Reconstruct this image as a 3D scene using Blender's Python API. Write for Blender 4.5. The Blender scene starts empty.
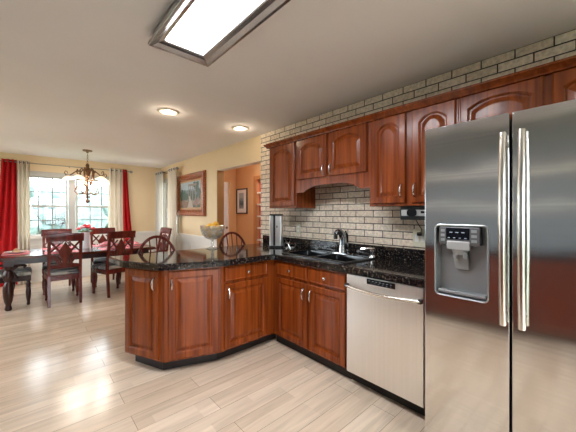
import bpy, bmesh, math, random
from math import sin, cos, pi, atan2, hypot, radians
from mathutils import Vector, Matrix
random.seed(7)
S = bpy.context.scene
C = S.collection

# ------------------------------------------------------------------ camera, world, lights, exposure
cam = bpy.data.objects.new('camera', bpy.data.cameras.new('camera'))
C.objects.link(cam); S.camera = cam
cam.data.sensor_width = 36.0; cam.data.lens = 18.0
cam.data.shift_y = -3.0/576
cam.data.clip_start = 0.02
cam.location = (0, 0, 1.335); cam.rotation_euler = (pi/2, 0, -radians(42.184))

W = bpy.data.worlds.new('sky'); S.world = W; W.use_nodes = True
bg = W.node_tree.nodes['Background']
bg.inputs[0].default_value = (0.84, 0.92, 1.0, 1); bg.inputs[1].default_value = 5.0

def light(name, kind, loc, rot, energy, color=(1, 1, 1), **kw):
    d = bpy.data.lights.new(name, kind); d.energy = energy; d.color = color
    for k, v in kw.items(): setattr(d, k, v)
    o = bpy.data.objects.new(name, d); C.objects.link(o); o.location = loc; o.rotation_euler = rot
    return o
def portal(name, loc, rot, sx, sy):
    o = light(name, 'AREA', loc, rot, 1, shape='RECTANGLE', size=sx, size_y=sy)
    o.data.cycles.is_portal = True
portal('daylight_dining_window', (0.69, 7.56, 1.47), (-pi/2, 0, 0), 1.6, 1.25)
portal('daylight_side_window', (2.66, 6.75, 1.47), (0, pi/2, 0), 1.25, 0.95)
portal('fill_patio_door', (0.55, -2.78, 1.05), (pi/2, 0, 0), 2.5, 2.1)  # portal of the patio door added behind the camera for fill
portal('fill_left_window', (-2.46, 5.6, 1.35), (0, -pi/2, 0), 1.5, 2.2)  # portal of the unseen dining window added for more daylight
fill_sun = light('fill_sun', 'SUN', (0, -8, 9), (radians(42), 0, radians(-8)), 5.0, (.95, .97, 1), angle=.01)  # added through the patio door; its floor bounce brightens the ceiling
LAMP_E = 22.0       # glow of the ceiling panel's diffuser
CAN_E = 6.0
SHADE_E = .55
HALL_FILL_E = 40.0  # glow of the lamp added to brighten the hall
ARM_W = 3.6        # each chandelier bulb, watts
S.view_settings.view_transform = 'Standard'; S.view_settings.look = 'None'
S.view_settings.exposure = 1.28; S.view_settings.gamma = 1.0; S.view_settings.use_curve_mapping = False
cy = S.cycles
cy.use_denoising = True; cy.max_bounces = 10; cy.diffuse_bounces = 6; cy.glossy_bounces = 5
cy.transmission_bounces = 10; cy.transparent_max_bounces = 14; cy.caustics_reflective = False; cy.caustics_refractive = False
cy.sample_clamp_indirect = 6.0

# ------------------------------------------------------------------ materials
def mat(name, col=(.5, .5, .5), rough=.5, metal=0.0, col2=None, nscale=(6, 6, 6), bump=0.0, coat=0.0,
        detail=4.0, distort=0.0, emit=None, estr=0.0, spec=None, lo=.35, hi=.65, coords='Object', rough2=None):
    m = bpy.data.materials.new(name); m.use_nodes = True
    nt = m.node_tree; b = nt.nodes['Principled BSDF']
    b.inputs['Base Color'].default_value = (*col, 1); b.inputs['Roughness'].default_value = rough
    b.inputs['Metallic'].default_value = metal; b.inputs['Coat Weight'].default_value = coat
    b.inputs['Coat Roughness'].default_value = .12
    if spec is not None: b.inputs['Specular IOR Level'].default_value = spec
    if emit: b.inputs['Emission Color'].default_value = (*emit, 1); b.inputs['Emission Strength'].default_value = estr
    if col2 is None: col2 = tuple(c*.92 for c in col)
    tc = nt.nodes.new('ShaderNodeTexCoord'); mp = nt.nodes.new('ShaderNodeMapping')
    mp.inputs['Scale'].default_value = nscale
    nz = nt.nodes.new('ShaderNodeTexNoise'); nz.inputs['Scale'].default_value = 1.0
    nz.inputs['Detail'].default_value = detail; nz.inputs['Distortion'].default_value = distort
    mr = nt.nodes.new('ShaderNodeMapRange'); mr.inputs[1].default_value = lo; mr.inputs[2].default_value = hi
    mx = nt.nodes.new('ShaderNodeMix'); mx.data_type = 'RGBA'
    mx.inputs[6].default_value = (*col, 1); mx.inputs[7].default_value = (*col2, 1)
    L = nt.links.new
    L(tc.outputs[coords], mp.inputs[0]); L(mp.outputs[0], nz.inputs['Vector']); L(nz.outputs[0], mr.inputs[0])
    L(mr.outputs[0], mx.inputs[0]); L(mx.outputs[2], b.inputs['Base Color'])
    if rough2 is not None:
        r2 = nt.nodes.new('ShaderNodeMapRange'); r2.inputs[1].default_value = lo; r2.inputs[2].default_value = hi
        r2.inputs[3].default_value = rough; r2.inputs[4].default_value = rough2
        L(nz.outputs[0], r2.inputs[0]); L(r2.outputs[0], b.inputs['Roughness'])
    if bump:
        bp = nt.nodes.new('ShaderNodeBump'); bp.inputs['Strength'].default_value = bump; bp.inputs['Distance'].default_value = .01
        L(nz.outputs[0], bp.inputs['Height']); L(bp.outputs[0], b.inputs['Normal'])
    return m

def wood(name, c1, c2, rough=.3, coat=.3, scale=(22, 22, 1.3), spec=.38):
    return mat(name, c1, rough, 0, c2, scale, bump=.03, coat=coat, detail=6, distort=.8, lo=.32, hi=.68, spec=spec)

M = {}
M['cherry'] = wood('cherry cabinet wood', (.29, .062, .0095), (.135, .0245, .0045), .26, .12, (26, 26, 1.2), .32)
M['cherry_dark'] = wood('dark cherry furniture wood', (.035, .006, .004), (.016, .003, .002), .28, .1)
M['cherry_red'] = wood('red mahogany chair wood', (.15, .013, .007), (.055, .005, .004), .25, .2)
M['table_top'] = wood('polished dark table wood', (.10, .020, .008), (.04, .008, .005), .16, .1, (2, 22, 22))
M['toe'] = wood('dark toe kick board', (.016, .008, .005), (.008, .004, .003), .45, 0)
M['black'] = mat('black plastic', (.008, .008, .009), .3)
M['black_gloss'] = mat('black glossy plastic', (.006, .006, .007), .12)
M['chrome'] = mat('polished chrome', (.8, .8, .8), .08, 1)
M['dark_chrome'] = mat('dark chrome', (.36, .38, .40), .10, 1)
M['nickel'] = mat('satin nickel', (.72, .68, .62), .22, 1)
M['steel'] = mat('brushed stainless steel', (.73, .72, .71), .10, 1, (.70, .69, .68), (.5, .5, 90), detail=2, rough2=.13)
M['steel_v'] = mat('vertically brushed stainless steel', (.86, .85, .835), .28, 1, (.83, .82, .805), (60, 60, .9), detail=3, rough2=.33)
def wavy(m, scale, strength, dist):
    nt = m.node_tree; b = nt.nodes['Principled BSDF']; tc = nt.nodes.new('ShaderNodeTexCoord'); mp = nt.nodes.new('ShaderNodeMapping'); mp.inputs['Scale'].default_value = scale
    n = nt.nodes.new('ShaderNodeTexNoise'); n.inputs['Scale'].default_value = 1; n.inputs['Detail'].default_value = 1
    bp = nt.nodes.new('ShaderNodeBump'); bp.inputs['Strength'].default_value = strength; bp.inputs['Distance'].default_value = dist
    L = nt.links.new; L(tc.outputs['Object'], mp.inputs[0]); L(mp.outputs[0], n.inputs['Vector']); L(n.outputs[0], bp.inputs['Height']); L(bp.outputs[0], b.inputs['Normal'])
wavy(M['steel'], (2.2, 2.2, 3.0), .5, .012)
M['steel_dark'] = mat('dark grey steel side', (.10, .10, .105), .4, .6)
M['panel_grey'] = mat('grey plastic panel', (.12, .12, .125), .35, .3)
M['cavity'] = mat('silver grey plastic', (.34, .36, .37), .28, .55)
M['gasket'] = mat('black door gasket', (.006, .006, .006), .6)
M['lampmetal'] = mat('grey metal lamp frame', (.40, .39, .39), .22, .9)
M['diffuser'] = mat('lit acrylic diffuser', (.9, .9, .9), .4, emit=(.93, .96, 1.0), estr=LAMP_E)
M['canlight'] = mat('lit recessed bulb', (.9, .85, .75), .4, emit=(1, .82, .58), estr=CAN_E)
M['cantrim'] = mat('white recessed trim', (.82, .78, .72), .4)
M['shade'] = mat('lit cream glass shade', (.80, .68, .48), .3, emit=(1, .84, .55), estr=SHADE_E)
M['hall_fill_glass'] = mat('lit white glass', (.85, .80, .70), .3, emit=(1, .93, .84), estr=HALL_FILL_E)
M['bronze'] = mat('antique bronze', (.26, .13, .055), .35, .85, (.13, .06, .03), (30, 30, 30))
M['rod'] = mat('grey brushed rod metal', (.30, .28, .26), .35, .8)
M['left_paint'] = mat('grey wall paint', (.29, .325, .355), .8)
M['iron'] = mat('dark iron', (.03, .026, .022), .4, .7)
M['ceiling'] = mat('painted ceiling', (.87, .86, .89), .9, col2=(.855, .845, .875), nscale=(3, 3, 3))
M['wall'] = mat('cream yellow wall paint', (.80, .645, .42), .8, col2=(.78, .63, .41), nscale=(2, 2, 2))
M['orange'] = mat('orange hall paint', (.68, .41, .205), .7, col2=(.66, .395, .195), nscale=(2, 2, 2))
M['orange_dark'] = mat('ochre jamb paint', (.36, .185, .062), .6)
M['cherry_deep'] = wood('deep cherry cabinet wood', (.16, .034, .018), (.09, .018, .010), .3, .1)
M['white'] = mat('white trim paint', (.84, .83, .80), .4, col2=(.81, .80, .77))
M['vinyl'] = mat('backlit-shade frame vinyl', (.50, .485, .455), .4)  # greyed frame colour holds the shade of the backlit windows
M['grille'] = mat('backlit-shade grille bars', (.20, .20, .195), .5)  # bars coloured dark to stand for their shade against bright panes
M['door_white'] = mat('white door paint', (.80, .80, .84), .4)
M['red_cloth'] = mat('red curtain cloth', (.62, .006, .010), .75, col2=(.50, .004, .008), nscale=(60, 60, 2))
M['beige_cloth'] = mat('beige curtain cloth', (.86, .80, .71), .8, col2=(.80, .74, .65), nscale=(60, 60, 2))
M['backlit_cloth'] = mat('backlit beige drape cloth', (.80, .78, .74), .8, col2=(.74, .72, .68), nscale=(60, 60, 2))  # same beige fabric, window light put into a paler colour
def sheer(m, k):
    nt = m.node_tree; b = nt.nodes['Principled BSDF']; o = nt.nodes['Material Output']; t = nt.nodes.new('ShaderNodeBsdfTranslucent'); mx = nt.nodes.new('ShaderNodeMixShader')
    mx.inputs[0].default_value = k; nt.links.new(b.inputs['Base Color'].links[0].from_socket, t.inputs[0])
    nt.links.new(b.outputs[0], mx.inputs[1]); nt.links.new(t.outputs[0], mx.inputs[2]); nt.links.new(mx.outputs[0], o.inputs[0])
sheer(M['red_cloth'], .25); sheer(M['beige_cloth'], .4); sheer(M['backlit_cloth'], .5)
M['seat_cloth'] = mat('grey striped seat cloth', (.50, .48, .45), .7, col2=(.05, .06, .08), nscale=(3, 26, 3), lo=.42, hi=.55)
M['pale_seat'] = mat('pale seat cloth', (.55, .53, .48), .75, col2=(.20, .20, .18), nscale=(14, 14, 14), lo=.42, hi=.6)
M['mat_pink'] = mat('pink woven place mat', (.66, .07, .12), .7, col2=(.70, .32, .34), nscale=(30, 30, 30))
M['plate'] = mat('white glazed china', (.84, .80, .78), .12)
M['napkin'] = mat('tan napkin cloth', (.62, .40, .24), .8)
M['napkin_pink'] = mat('rose napkin cloth', (.70, .25, .30), .8)
M['vase'] = mat('white ceramic', (.80, .82, .88), .15)
M['petal_red'] = mat('red petals', (.70, .02, .05), .6)
M['petal_pink'] = mat('pale pink petals', (.85, .50, .55), .6)
M['leafgreen'] = mat('green leaves', (.05, .14, .04), .5)
M['lemon'] = mat('lemon peel', (.85, .50, .06), .4, col2=(.80, .42, .04), nscale=(60, 60, 60), bump=.15)
M['outlet'] = mat('ivory outlet plastic', (.70, .66, .50), .35)
M['picframe'] = mat('carved red brown frame', (.44, .12, .03), .3, .0, (.15, .034, .010), (40, 40, 40), bump=.4, coat=.3)
M['picliner'] = mat('tan frame liner', (.48, .28, .14), .5)
M['matboard'] = mat('white mat board', (.88, .90, .92), .8)
M['silver_panel'] = mat('silver plastic face', (.44, .44, .44), .28, .3)
M['dim_plastic'] = mat('smoky grey plastic', (.26, .265, .27), .3, .2)
M['display'] = mat('dark display', (.004, .005, .009), .25, spec=.25)
M['icon'] = mat('pale printed marks', (.45, .52, .62), .5)
M['lawn'] = mat('mown lawn', (.14, .17, .11), .9, col2=(.11, .14, .09), nscale=(4, 4, 4))
M['crown'] = mat('tree leaves', (.095, .150, .130), .8, col2=(.15, .205, .20), nscale=(6, 6, 6), bump=.8)
M['bark'] = mat('tree bark', (.22, .16, .11), .9)
M['redback'] = mat('red painted shelf back', (.62, .03, .015), .6)

def glass_mat(name, col=(1, 1, 1), rough=0.0, ior=1.45):
    m = bpy.data.materials.new(name); m.use_nodes = True; b = m.node_tree.nodes['Principled BSDF']
    b.inputs['Base Color'].default_value = (*col, 1); b.inputs['Roughness'].default_value = rough
    b.inputs['Transmission Weight'].default_value = 1; b.inputs['IOR'].default_value = ior
    return m
def clear_glass(name):
    m = bpy.data.materials.new(name); m.use_nodes = True; nt = m.node_tree; nt.nodes.clear()
    o = nt.nodes.new('ShaderNodeOutputMaterial'); t = nt.nodes.new('ShaderNodeBsdfTransparent'); g = nt.nodes.new('ShaderNodeBsdfGlossy')
    d = nt.nodes.new('ShaderNodeBsdfTranslucent'); d.inputs[0].default_value = (.86, .88, .87, 1); df = nt.nodes.new('ShaderNodeBsdfDiffuse'); df.inputs[0].default_value = (.82, .84, .83, 1)
    g.inputs['Roughness'].default_value = .08; t.inputs[0].default_value = (.97, .98, .98, 1)
    lw = nt.nodes.new('ShaderNodeLayerWeight'); lw.inputs[0].default_value = .4
    mr = nt.nodes.new('ShaderNodeMapRange'); mr.inputs[3].default_value = .06; mr.inputs[4].default_value = .5
    m0 = nt.nodes.new('ShaderNodeMixShader'); m0.inputs[0].default_value = .5; m1 = nt.nodes.new('ShaderNodeMixShader'); m1.inputs[0].default_value = .28
    mx = nt.nodes.new('ShaderNodeMixShader'); L = nt.links.new
    L(d.outputs[0], m0.inputs[1]); L(df.outputs[0], m0.inputs[2]); L(t.outputs[0], m1.inputs[1]); L(m0.outputs[0], m1.inputs[2])
    L(lw.outputs['Facing'], mr.inputs[0]); L(mr.outputs[0], mx.inputs[0]); L(m1.outputs[0], mx.inputs[1]); L(g.outputs[0], mx.inputs[2]); L(mx.outputs[0], o.inputs[0])
    return m
M['crystal'] = clear_glass('clear cut glass')
def pane_mat():
    m = bpy.data.materials.new('window glass'); m.use_nodes = True; nt = m.node_tree; nt.nodes.clear()
    o = nt.nodes.new('ShaderNodeOutputMaterial'); t = nt.nodes.new('ShaderNodeBsdfTransparent'); g = nt.nodes.new('ShaderNodeBsdfGlossy')
    g.inputs['Roughness'].default_value = .02; mx = nt.nodes.new('ShaderNodeMixShader'); mx.inputs[0].default_value = .05
    t.inputs[0].default_value = (.96, .98, .98, 1)
    nt.links.new(t.outputs[0], mx.inputs[1]); nt.links.new(g.outputs[0], mx.inputs[2]); nt.links.new(mx.outputs[0], o.inputs[0])
    return m
M['pane'] = pane_mat()

def granite():
    m = bpy.data.materials.new('black speckled granite'); m.use_nodes = True; nt = m.node_tree; b = nt.nodes['Principled BSDF']; L = nt.links.new
    tc = nt.nodes.new('ShaderNodeTexCoord')
    v = nt.nodes.new('ShaderNodeTexVoronoi'); v.inputs['Scale'].default_value = 120
    n = nt.nodes.new('ShaderNodeTexNoise'); n.inputs['Scale'].default_value = 60; n.inputs['Detail'].default_value = 6
    L(tc.outputs['Object'], v.inputs['Vector']); L(tc.outputs['Object'], n.inputs['Vector'])
    r = nt.nodes.new('ShaderNodeValToRGB'); e = r.color_ramp.elements
    e[0].position = .46; e[0].color = (.005, .005, .006, 1); e[1].position = .76; e[1].color = (.18, .12, .085, 1)
    a = e.new(.60); a.color = (.020, .015, .013, 1)
    L(n.outputs[0], r.inputs[0])
    r2 = nt.nodes.new('ShaderNodeValToRGB'); f = r2.color_ramp.elements
    f[0].position = .80; f[0].color = (0, 0, 0, 1); f[1].position = .92; f[1].color = (1, 1, 1, 1)
    L(v.outputs['Color'], r2.inputs[0])
    mx = nt.nodes.new('ShaderNodeMix'); mx.data_type = 'RGBA'; mx.inputs[7].default_value = (.20, .16, .13, 1)
    L(r2.outputs[0], mx.inputs[0]); L(r.outputs[0], mx.inputs[6]); L(mx.outputs[2], b.inputs['Base Color'])
    b.inputs['Roughness'].default_value = .07; b.inputs['Specular IOR Level'].default_value = .40
    return m
M['granite'] = granite()

def brick():
    m = bpy.data.materials.new('whitewashed brick'); m.use_nodes = True; nt = m.node_tree; b = nt.nodes['Principled BSDF']; L = nt.links.new
    tc = nt.nodes.new('ShaderNodeTexCoord'); sp = nt.nodes.new('ShaderNodeSeparateXYZ'); cb = nt.nodes.new('ShaderNodeCombineXYZ')
    L(tc.outputs['Object'], sp.inputs[0]); 
    for k_, off_ in ((0, .0765), (1, .0365)):
        ad_ = nt.nodes.new('ShaderNodeMath'); ad_.inputs[1].default_value = off_; L(sp.outputs[k_+1], ad_.inputs[0]); L(ad_.outputs[0], cb.inputs[k_])
    t = nt.nodes.new('ShaderNodeTexBrick'); t.inputs['Scale'].default_value = 1
    t.inputs['Brick Width'].default_value = .195; t.inputs['Row Height'].default_value = .0635
    t.inputs['Mortar Size'].default_value = .0042; t.inputs['Mortar Smooth'].default_value = .15; t.inputs['Bias'].default_value = -.1
    t.inputs['Color1'].default_value = (.90, .79, .655, 1); t.inputs['Color2'].default_value = (.73, .605, .47, 1)
    t.inputs['Mortar'].default_value = (.05, .038, .03, 1)
    L(cb.outputs[0], t.inputs['Vector'])
    n = nt.nodes.new('ShaderNodeTexNoise'); n.inputs['Scale'].default_value = 45; n.inputs['Detail'].default_value = 6
    L(tc.outputs['Object'], n.inputs['Vector'])
    rr = nt.nodes.new('ShaderNodeMapRange'); rr.inputs[1].default_value = .3; rr.inputs[2].default_value = .7; rr.inputs[3].default_value = .72; rr.inputs[4].default_value = 1.1
    L(n.outputs[0], rr.inputs[0])
    mx = nt.nodes.new('ShaderNodeMix'); mx.data_type = 'RGBA'; mx.blend_type = 'MULTIPLY'; mx.inputs[0].default_value = 1
    L(t.outputs[0], mx.inputs[6]); L(rr.outputs[0], mx.inputs[7]); L(mx.outputs[2], b.inputs['Base Color'])
    ad = nt.nodes.new('ShaderNodeMath'); ad.operation = 'MULTIPLY_ADD'; ad.inputs[1].default_value = -1.0
    nm = nt.nodes.new('ShaderNodeMath'); nm.operation = 'MULTIPLY'; nm.inputs[1].default_value = .35
    L(n.outputs[0], nm.inputs[0]); L(t.outputs['Fac'], ad.inputs[0]); L(nm.outputs[0], ad.inputs[2])
    bp = nt.nodes.new('ShaderNodeBump'); bp.inputs['Strength'].default_value = .9; bp.inputs['Distance'].default_value = .006
    L(ad.outputs[0], bp.inputs['Height']); L(bp.outputs[0], b.inputs['Normal']); b.inputs['Roughness'].default_value = .85
    return m
M['brick'] = brick()

def floorboards():
    m = bpy.data.materials.new('pale maple floorboards'); m.use_nodes = True; nt = m.node_tree; b = nt.nodes['Principled BSDF']; L = nt.links.new
    tc = nt.nodes.new('ShaderNodeTexCoord'); mp = nt.nodes.new('ShaderNodeMapping'); mp.inputs['Location'].default_value = (.3, .075, 0)
    L(tc.outputs['Object'], mp.inputs[0])
    def bricks(w, h, c1, c2, mort, ms, off, freq):
        t = nt.nodes.new('ShaderNodeTexBrick'); t.inputs['Scale'].default_value = 1; t.offset = off; t.offset_frequency = freq
        t.inputs['Brick Width'].default_value = w; t.inputs['Row Height'].default_value = h; t.inputs['Mortar Size'].default_value = ms
        t.inputs['Mortar Smooth'].default_value = .1; t.inputs['Bias'].default_value = 0
        t.inputs['Color1'].default_value = c1; t.inputs['Color2'].default_value = c2; t.inputs['Mortar'].default_value = mort
        L(mp.outputs[0], t.inputs['Vector']); return t
    t = bricks(1.28, .167, (.84, .70, .56, 1), (.74, .59, .45, 1), (.30, .21, .14, 1), .0013, .37, 2)
    t2 = bricks(.58, .0835, (1.05, 1.04, 1.03, 1), (.90, .87, .84, 1), (.97, .95, .93, 1), .0004, .43, 3)
    g = nt.nodes.new('ShaderNodeMapping'); g.inputs['Scale'].default_value = (2.2, 28, 1); L(tc.outputs['Object'], g.inputs[0])
    n = nt.nodes.new('ShaderNodeTexNoise'); n.inputs['Scale'].default_value = 1; n.inputs['Detail'].default_value = 6; n.inputs['Distortion'].default_value = .8
    L(g.outputs[0], n.inputs['Vector'])
    rr = nt.nodes.new('ShaderNodeMapRange'); rr.inputs[1].default_value = .3; rr.inputs[2].default_value = .72; rr.inputs[3].default_value = 1.06; rr.inputs[4].default_value = .84
    L(n.outputs[0], rr.inputs[0])
    a = nt.nodes.new('ShaderNodeMix'); a.data_type = 'RGBA'; a.blend_type = 'MULTIPLY'; a.inputs[0].default_value = 1
    c = nt.nodes.new('ShaderNodeMix'); c.data_type = 'RGBA'; c.blend_type = 'MULTIPLY'; c.inputs[0].default_value = 1
    L(t.outputs[0], a.inputs[6]); L(t2.outputs[0], a.inputs[7]); L(a.outputs[2], c.inputs[6]); L(rr.outputs[0], c.inputs[7])
    L(c.outputs[2], b.inputs['Base Color'])
    b.inputs['Roughness'].default_value = .20
    bp = nt.nodes.new('ShaderNodeBump'); bp.inputs['Strength'].default_value = .25; bp.inputs['Distance'].default_value = .002; bp.invert = True
    L(t.outputs['Fac'], bp.inputs['Height']); L(bp.outputs[0], b.inputs['Normal'])
    return m
M['floor'] = floorboards()

def painting(name, kind):
    """a generic garden view (kind 0) or a small pale print (kind 1), in the canvas's own x / z"""
    m = bpy.data.materials.new(name); m.use_nodes = True; nt = m.node_tree; b = nt.nodes['Principled BSDF']; L = nt.links.new
    tc = nt.nodes.new('ShaderNodeTexCoord'); sp = nt.nodes.new('ShaderNodeSeparateXYZ'); L(tc.outputs['Generated'], sp.inputs[0])
    n = nt.nodes.new('ShaderNodeTexNoise'); n.inputs['Scale'].default_value = 7; n.inputs['Detail'].default_value = 8; L(tc.outputs['Generated'], n.inputs['Vector'])
    ma = nt.nodes.new('ShaderNodeMath'); ma.operation = 'MULTIPLY_ADD'; ma.inputs[1].default_value = .55; ma.use_clamp = True; L(n.outputs[0], ma.inputs[0])
    L(sp.outputs[2], ma.inputs[2])
    r = nt.nodes.new('ShaderNodeValToRGB'); e = r.color_ramp.elements
    if kind == 0:
        stops = [(.30, (.05, .08, .04)), (.42, (.22, .10, .08)), (.50, (.26, .21, .16)), (.62, (.035, .065, .04)), (.82, (.06, .09, .07)), (.97, (.20, .28, .31)), (1.0, (.34, .42, .46))]
    else:
        stops = [(.30, (.30, .36, .40)), (.55, (.04, .08, .11)), (.75, (.10, .18, .24)), (1.0, (.40, .47, .50))]
    e[0].position = stops[0][0]; e[0].color = (*stops[0][1], 1); e[1].position = stops[-1][0]; e[1].color = (*stops[-1][1], 1)
    for p, c_ in stops[1:-1]:
        q = e.new(p); q.color = (*c_, 1)
    L(ma.outputs[0], r.inputs[0]); L(r.outputs[0], b.inputs['Base Color']); b.inputs['Roughness'].default_value = .5
    return m
M['art'] = painting('garden painting', 0); M['print'] = painting('pale blue print', 1)
M['art_pale'] = mat('painted pale stone', (.27, .21, .17), .5)
M['art_path'] = mat('painted path', (.36, .31, .25), .5)
M['art_flower'] = mat('painted blossom', (.34, .12, .12), .5, col2=(.08, .13, .07), nscale=(60, 60, 60))
M['art_tree'] = mat('painted foliage', (.03, .065, .045), .5, col2=(.08, .13, .10), nscale=(40, 40, 40))

# ------------------------------------------------------------------ mesh helpers
class MB:
    def __init__(s): s.bm = bmesh.new()
    def box(s, x0, x1, y0, y1, z0, z1, mtx=None):
        vs = [s.bm.verts.new((x, y, z)) for z in (z0, z1) for y in (y0, y1) for x in (x0, x1)]
        if mtx:
            for v in vs: v.co = mtx @ v.co
        for f in ((0, 2, 3, 1), (4, 5, 7, 6), (0, 1, 5, 4), (2, 6, 7, 3), (0, 4, 6, 2), (1, 3, 7, 5)):
            s.bm.faces.new([vs[i] for i in f])
        return s
    def loops(s, ls, cap0=False, cap1=False, closed=True, ring=False):
        R = [[s.bm.verts.new(p) for p in l] for l in ls]
        n = len(R[0])
        prs = list(zip(R[:-1], R[1:])) + ([(R[-1], R[0])] if ring else [])
        for a, b in prs:
            for i in range(n if closed else n-1):
                j = (i+1) % n
                try: s.bm.faces.new((a[i], a[j], b[j], b[i]))
                except ValueError: pass
        if cap0: s.bm.faces.new(R[0][::-1])
        if cap1: s.bm.faces.new(R[-1])
        return s
    def lathe(s, prof, c=(0, 0, 0), n=16, cap=True, axis='z'):
        ls = []
        for r, z in prof:
            l = []
            for i in range(n):
                a = 2*pi*i/n
                p = (r*cos(a), r*sin(a), z)
                if axis == 'y': p = (p[0], -p[2], p[1])
                if axis == 'x': p = (p[2], p[0], p[1])
                l.append((c[0]+p[0], c[1]+p[1], c[2]+p[2]))
            ls.append(l)
        return s.loops(ls, cap, cap)
    def tube(s, pts, r, n=8, closed=False, flat=1.0):
        P = [Vector(p) for p in pts]; m = len(P); ls = []
        up = None
        for i in range(m):
            if closed: t = P[(i+1) % m]-P[i-1]
            else: t = P[min(i+1, m-1)]-P[max(i-1, 0)]
            t.normalize()
            if up is None:
                up = Vector((0, 0, 1)) if abs(t.z) < .9 else Vector((0, 1, 0))
            u = up - t*up.dot(t)
            if u.length < 1e-5: u = t.orthogonal()
            u.normalize(); v = t.cross(u); up = u
            rr = r[i] if isinstance(r, (list, tuple)) else r
            ls.append([tuple(P[i]+u*(rr*cos(2*pi*k/n))+v*(rr*flat*sin(2*pi*k/n))) for k in range(n)])
        return s.loops(ls, not closed, not closed, ring=closed)
    def ball(s, c, r, sx=1, sy=1, sz=1, n=12):
        prof = [(max(1e-4, sin(pi*k/n)), -cos(pi*k/n)) for k in range(n+1)]
        ls = [[(c[0]+r*sx*p*cos(2*pi*i/n), c[1]+r*sy*p*sin(2*pi*i/n), c[2]+r*sz*z) for i in range(n)] for p, z in prof]
        return s.loops(ls, True, True)
    def prism(s, poly, z0, z1, inset=0.0, edge=0.0, holes=()):
        """polygon (x, y) raised from z0 to z1; edge eases the upper rim; holes go right through"""
        bm = s.bm
        def mk(p, z): return [bm.verts.new((x, y, z)) for x, y in p]
        def edges(l): 
            out = []
            for i in range(len(l)):
                e = bm.edges.get((l[i], l[(i+1) % len(l)])) or bm.edges.new((l[i], l[(i+1) % len(l)]))
                out.append(e)
            return out
        lows = [mk(poly, z0)]+[mk(h, z0) for h in holes]
        mids = [mk(poly, z1-edge)]+[mk(h, z1-edge) for h in holes] if edge else None
        top_polys = [offset(poly, edge) if edge else poly]+[offset(h, -edge) if edge else h for h in holes]
        tops = [mk(p, z1) for p in top_polys]
        def bridge(a, b):
            for i in range(len(a)):
                j = (i+1) % len(a); bm.faces.new((a[i], a[j], b[j], b[i]))
        for k in range(len(lows)):
            if edge: bridge(lows[k], mids[k]); bridge(mids[k], tops[k])
            else: bridge(lows[k], tops[k])
        for grp in (lows, tops):
            if len(grp) == 1: bm.faces.new(grp[0])
            else:
                es = [e for l in grp for e in edges(l)]
                bmesh.ops.triangle_fill(bm, use_beauty=True, use_dissolve=False, edges=es)
        return s
    def build(s, name, m, parent=None, smooth=False, bevel=0.0, segs=2, loc=None, sub=0):
        bm = s.bm
        bmesh.ops.recalc_face_normals(bm, faces=bm.faces)
        me = bpy.data.meshes.new(name); bm.to_mesh(me); bm.free()
        ms = m if isinstance(m, (list, tuple)) else [m]
        for x in ms: me.materials.append(M[x] if isinstance(x, str) else x)
        o = bpy.data.objects.new(name, me); C.objects.link(o)
        if smooth:
            for p in me.polygons: p.use_smooth = True
            try: me.set_sharp_from_angle(angle=radians(40))
            except Exception: pass
        if bevel:
            b = o.modifiers.new('bevel', 'BEVEL'); b.width = bevel; b.segments = segs; b.limit_method = 'ANGLE'; b.angle_limit = radians(35)
        if sub:
            b = o.modifiers.new('sub', 'SUBSURF'); b.levels = sub; b.render_levels = sub
        if parent: o.parent = parent
        if loc: o.location = loc
        return o

def offset(poly, d):
    """polygon moved inward by d (either winding)"""
    A = sum(poly[i][0]*poly[(i+1) % len(poly)][1]-poly[(i+1) % len(poly)][0]*poly[i][1] for i in range(len(poly)))
    sg = 1 if A > 0 else -1
    out = []; n = len(poly)
    for i in range(n):
        p, q, r = Vector(poly[i-1]), Vector(poly[i]), Vector(poly[(i+1) % n])
        a = (q-p).normalized(); b = (r-q).normalized()
        na = Vector((-a.y, a.x))*sg; nb = Vector((-b.y, b.x))*sg
        k = na+nb; k = k/max(.2, k.dot(na))
        out.append((q.x+k.x*d, q.y+k.y*d))
    return out

def rrect(x0, x1, y0, y1, r, n=5):
    pts = []
    for cx_, cy_, a0 in ((x1-r, y1-r, 0), (x0+r, y1-r, pi/2), (x0+r, y0+r, pi), (x1-r, y0+r, 1.5*pi)):
        for k in range(n+1):
            a = a0+pi/2*k/n; pts.append((cx_+r*cos(a), cy_+r*sin(a)))
    return pts

def thing(name, label, cat, loc=(0, 0, 0), rz=0, group=None):
    o = bpy.data.objects.new(name, None); C.objects.link(o); o.empty_display_size = .1
    o.location = loc; o.rotation_euler = (0, 0, rz); o['label'] = label; o['category'] = cat
    if group: o['group'] = group
    return o
def tag(o, label, cat, group=None):
    o['label'] = label; o['category'] = cat
    if group: o['group'] = group
    return o
def struct(o):
    o['kind'] = 'structure'; return o
def dup(root, loc, rz, label, group=None):
    r = root.copy(); C.objects.link(r); r.location = loc; r.rotation_euler = (0, 0, rz); r['label'] = label
    if group: r['group'] = group
    for ch in list(root.children):
        c = ch.copy(); C.objects.link(c); c.parent = r
        for g in list(ch.children):
            d = g.copy(); C.objects.link(d); d.parent = c
    return r

# ------------------------------------------------------------------ the setting
CH = 2.44
WX = 2.46        # kitchen / dining side wall
BY = 7.39        # dining window wall
FY = -2.6        # wall behind the camera
LX = -1.07       # kitchen wall opposite the fridge
DX = -2.3        # dining room's far side
struct(MB().prism([(DX-.15, BY+.15), (DX-.15, 3.1), (LX-.1, 3.1), (LX-.1, FY-.15), (3.78, FY-.15), (3.78, BY+.15)], -.12, 0).build('floor', 'floor'))
struct(MB().prism([(DX-.15, BY+.15), (DX-.15, 3.1), (LX-.1, 3.1), (LX-.1, FY-.15), (3.78, FY-.15), (3.78, BY+.15)], CH, CH+.1).build('ceiling', 'ceiling'))

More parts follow.
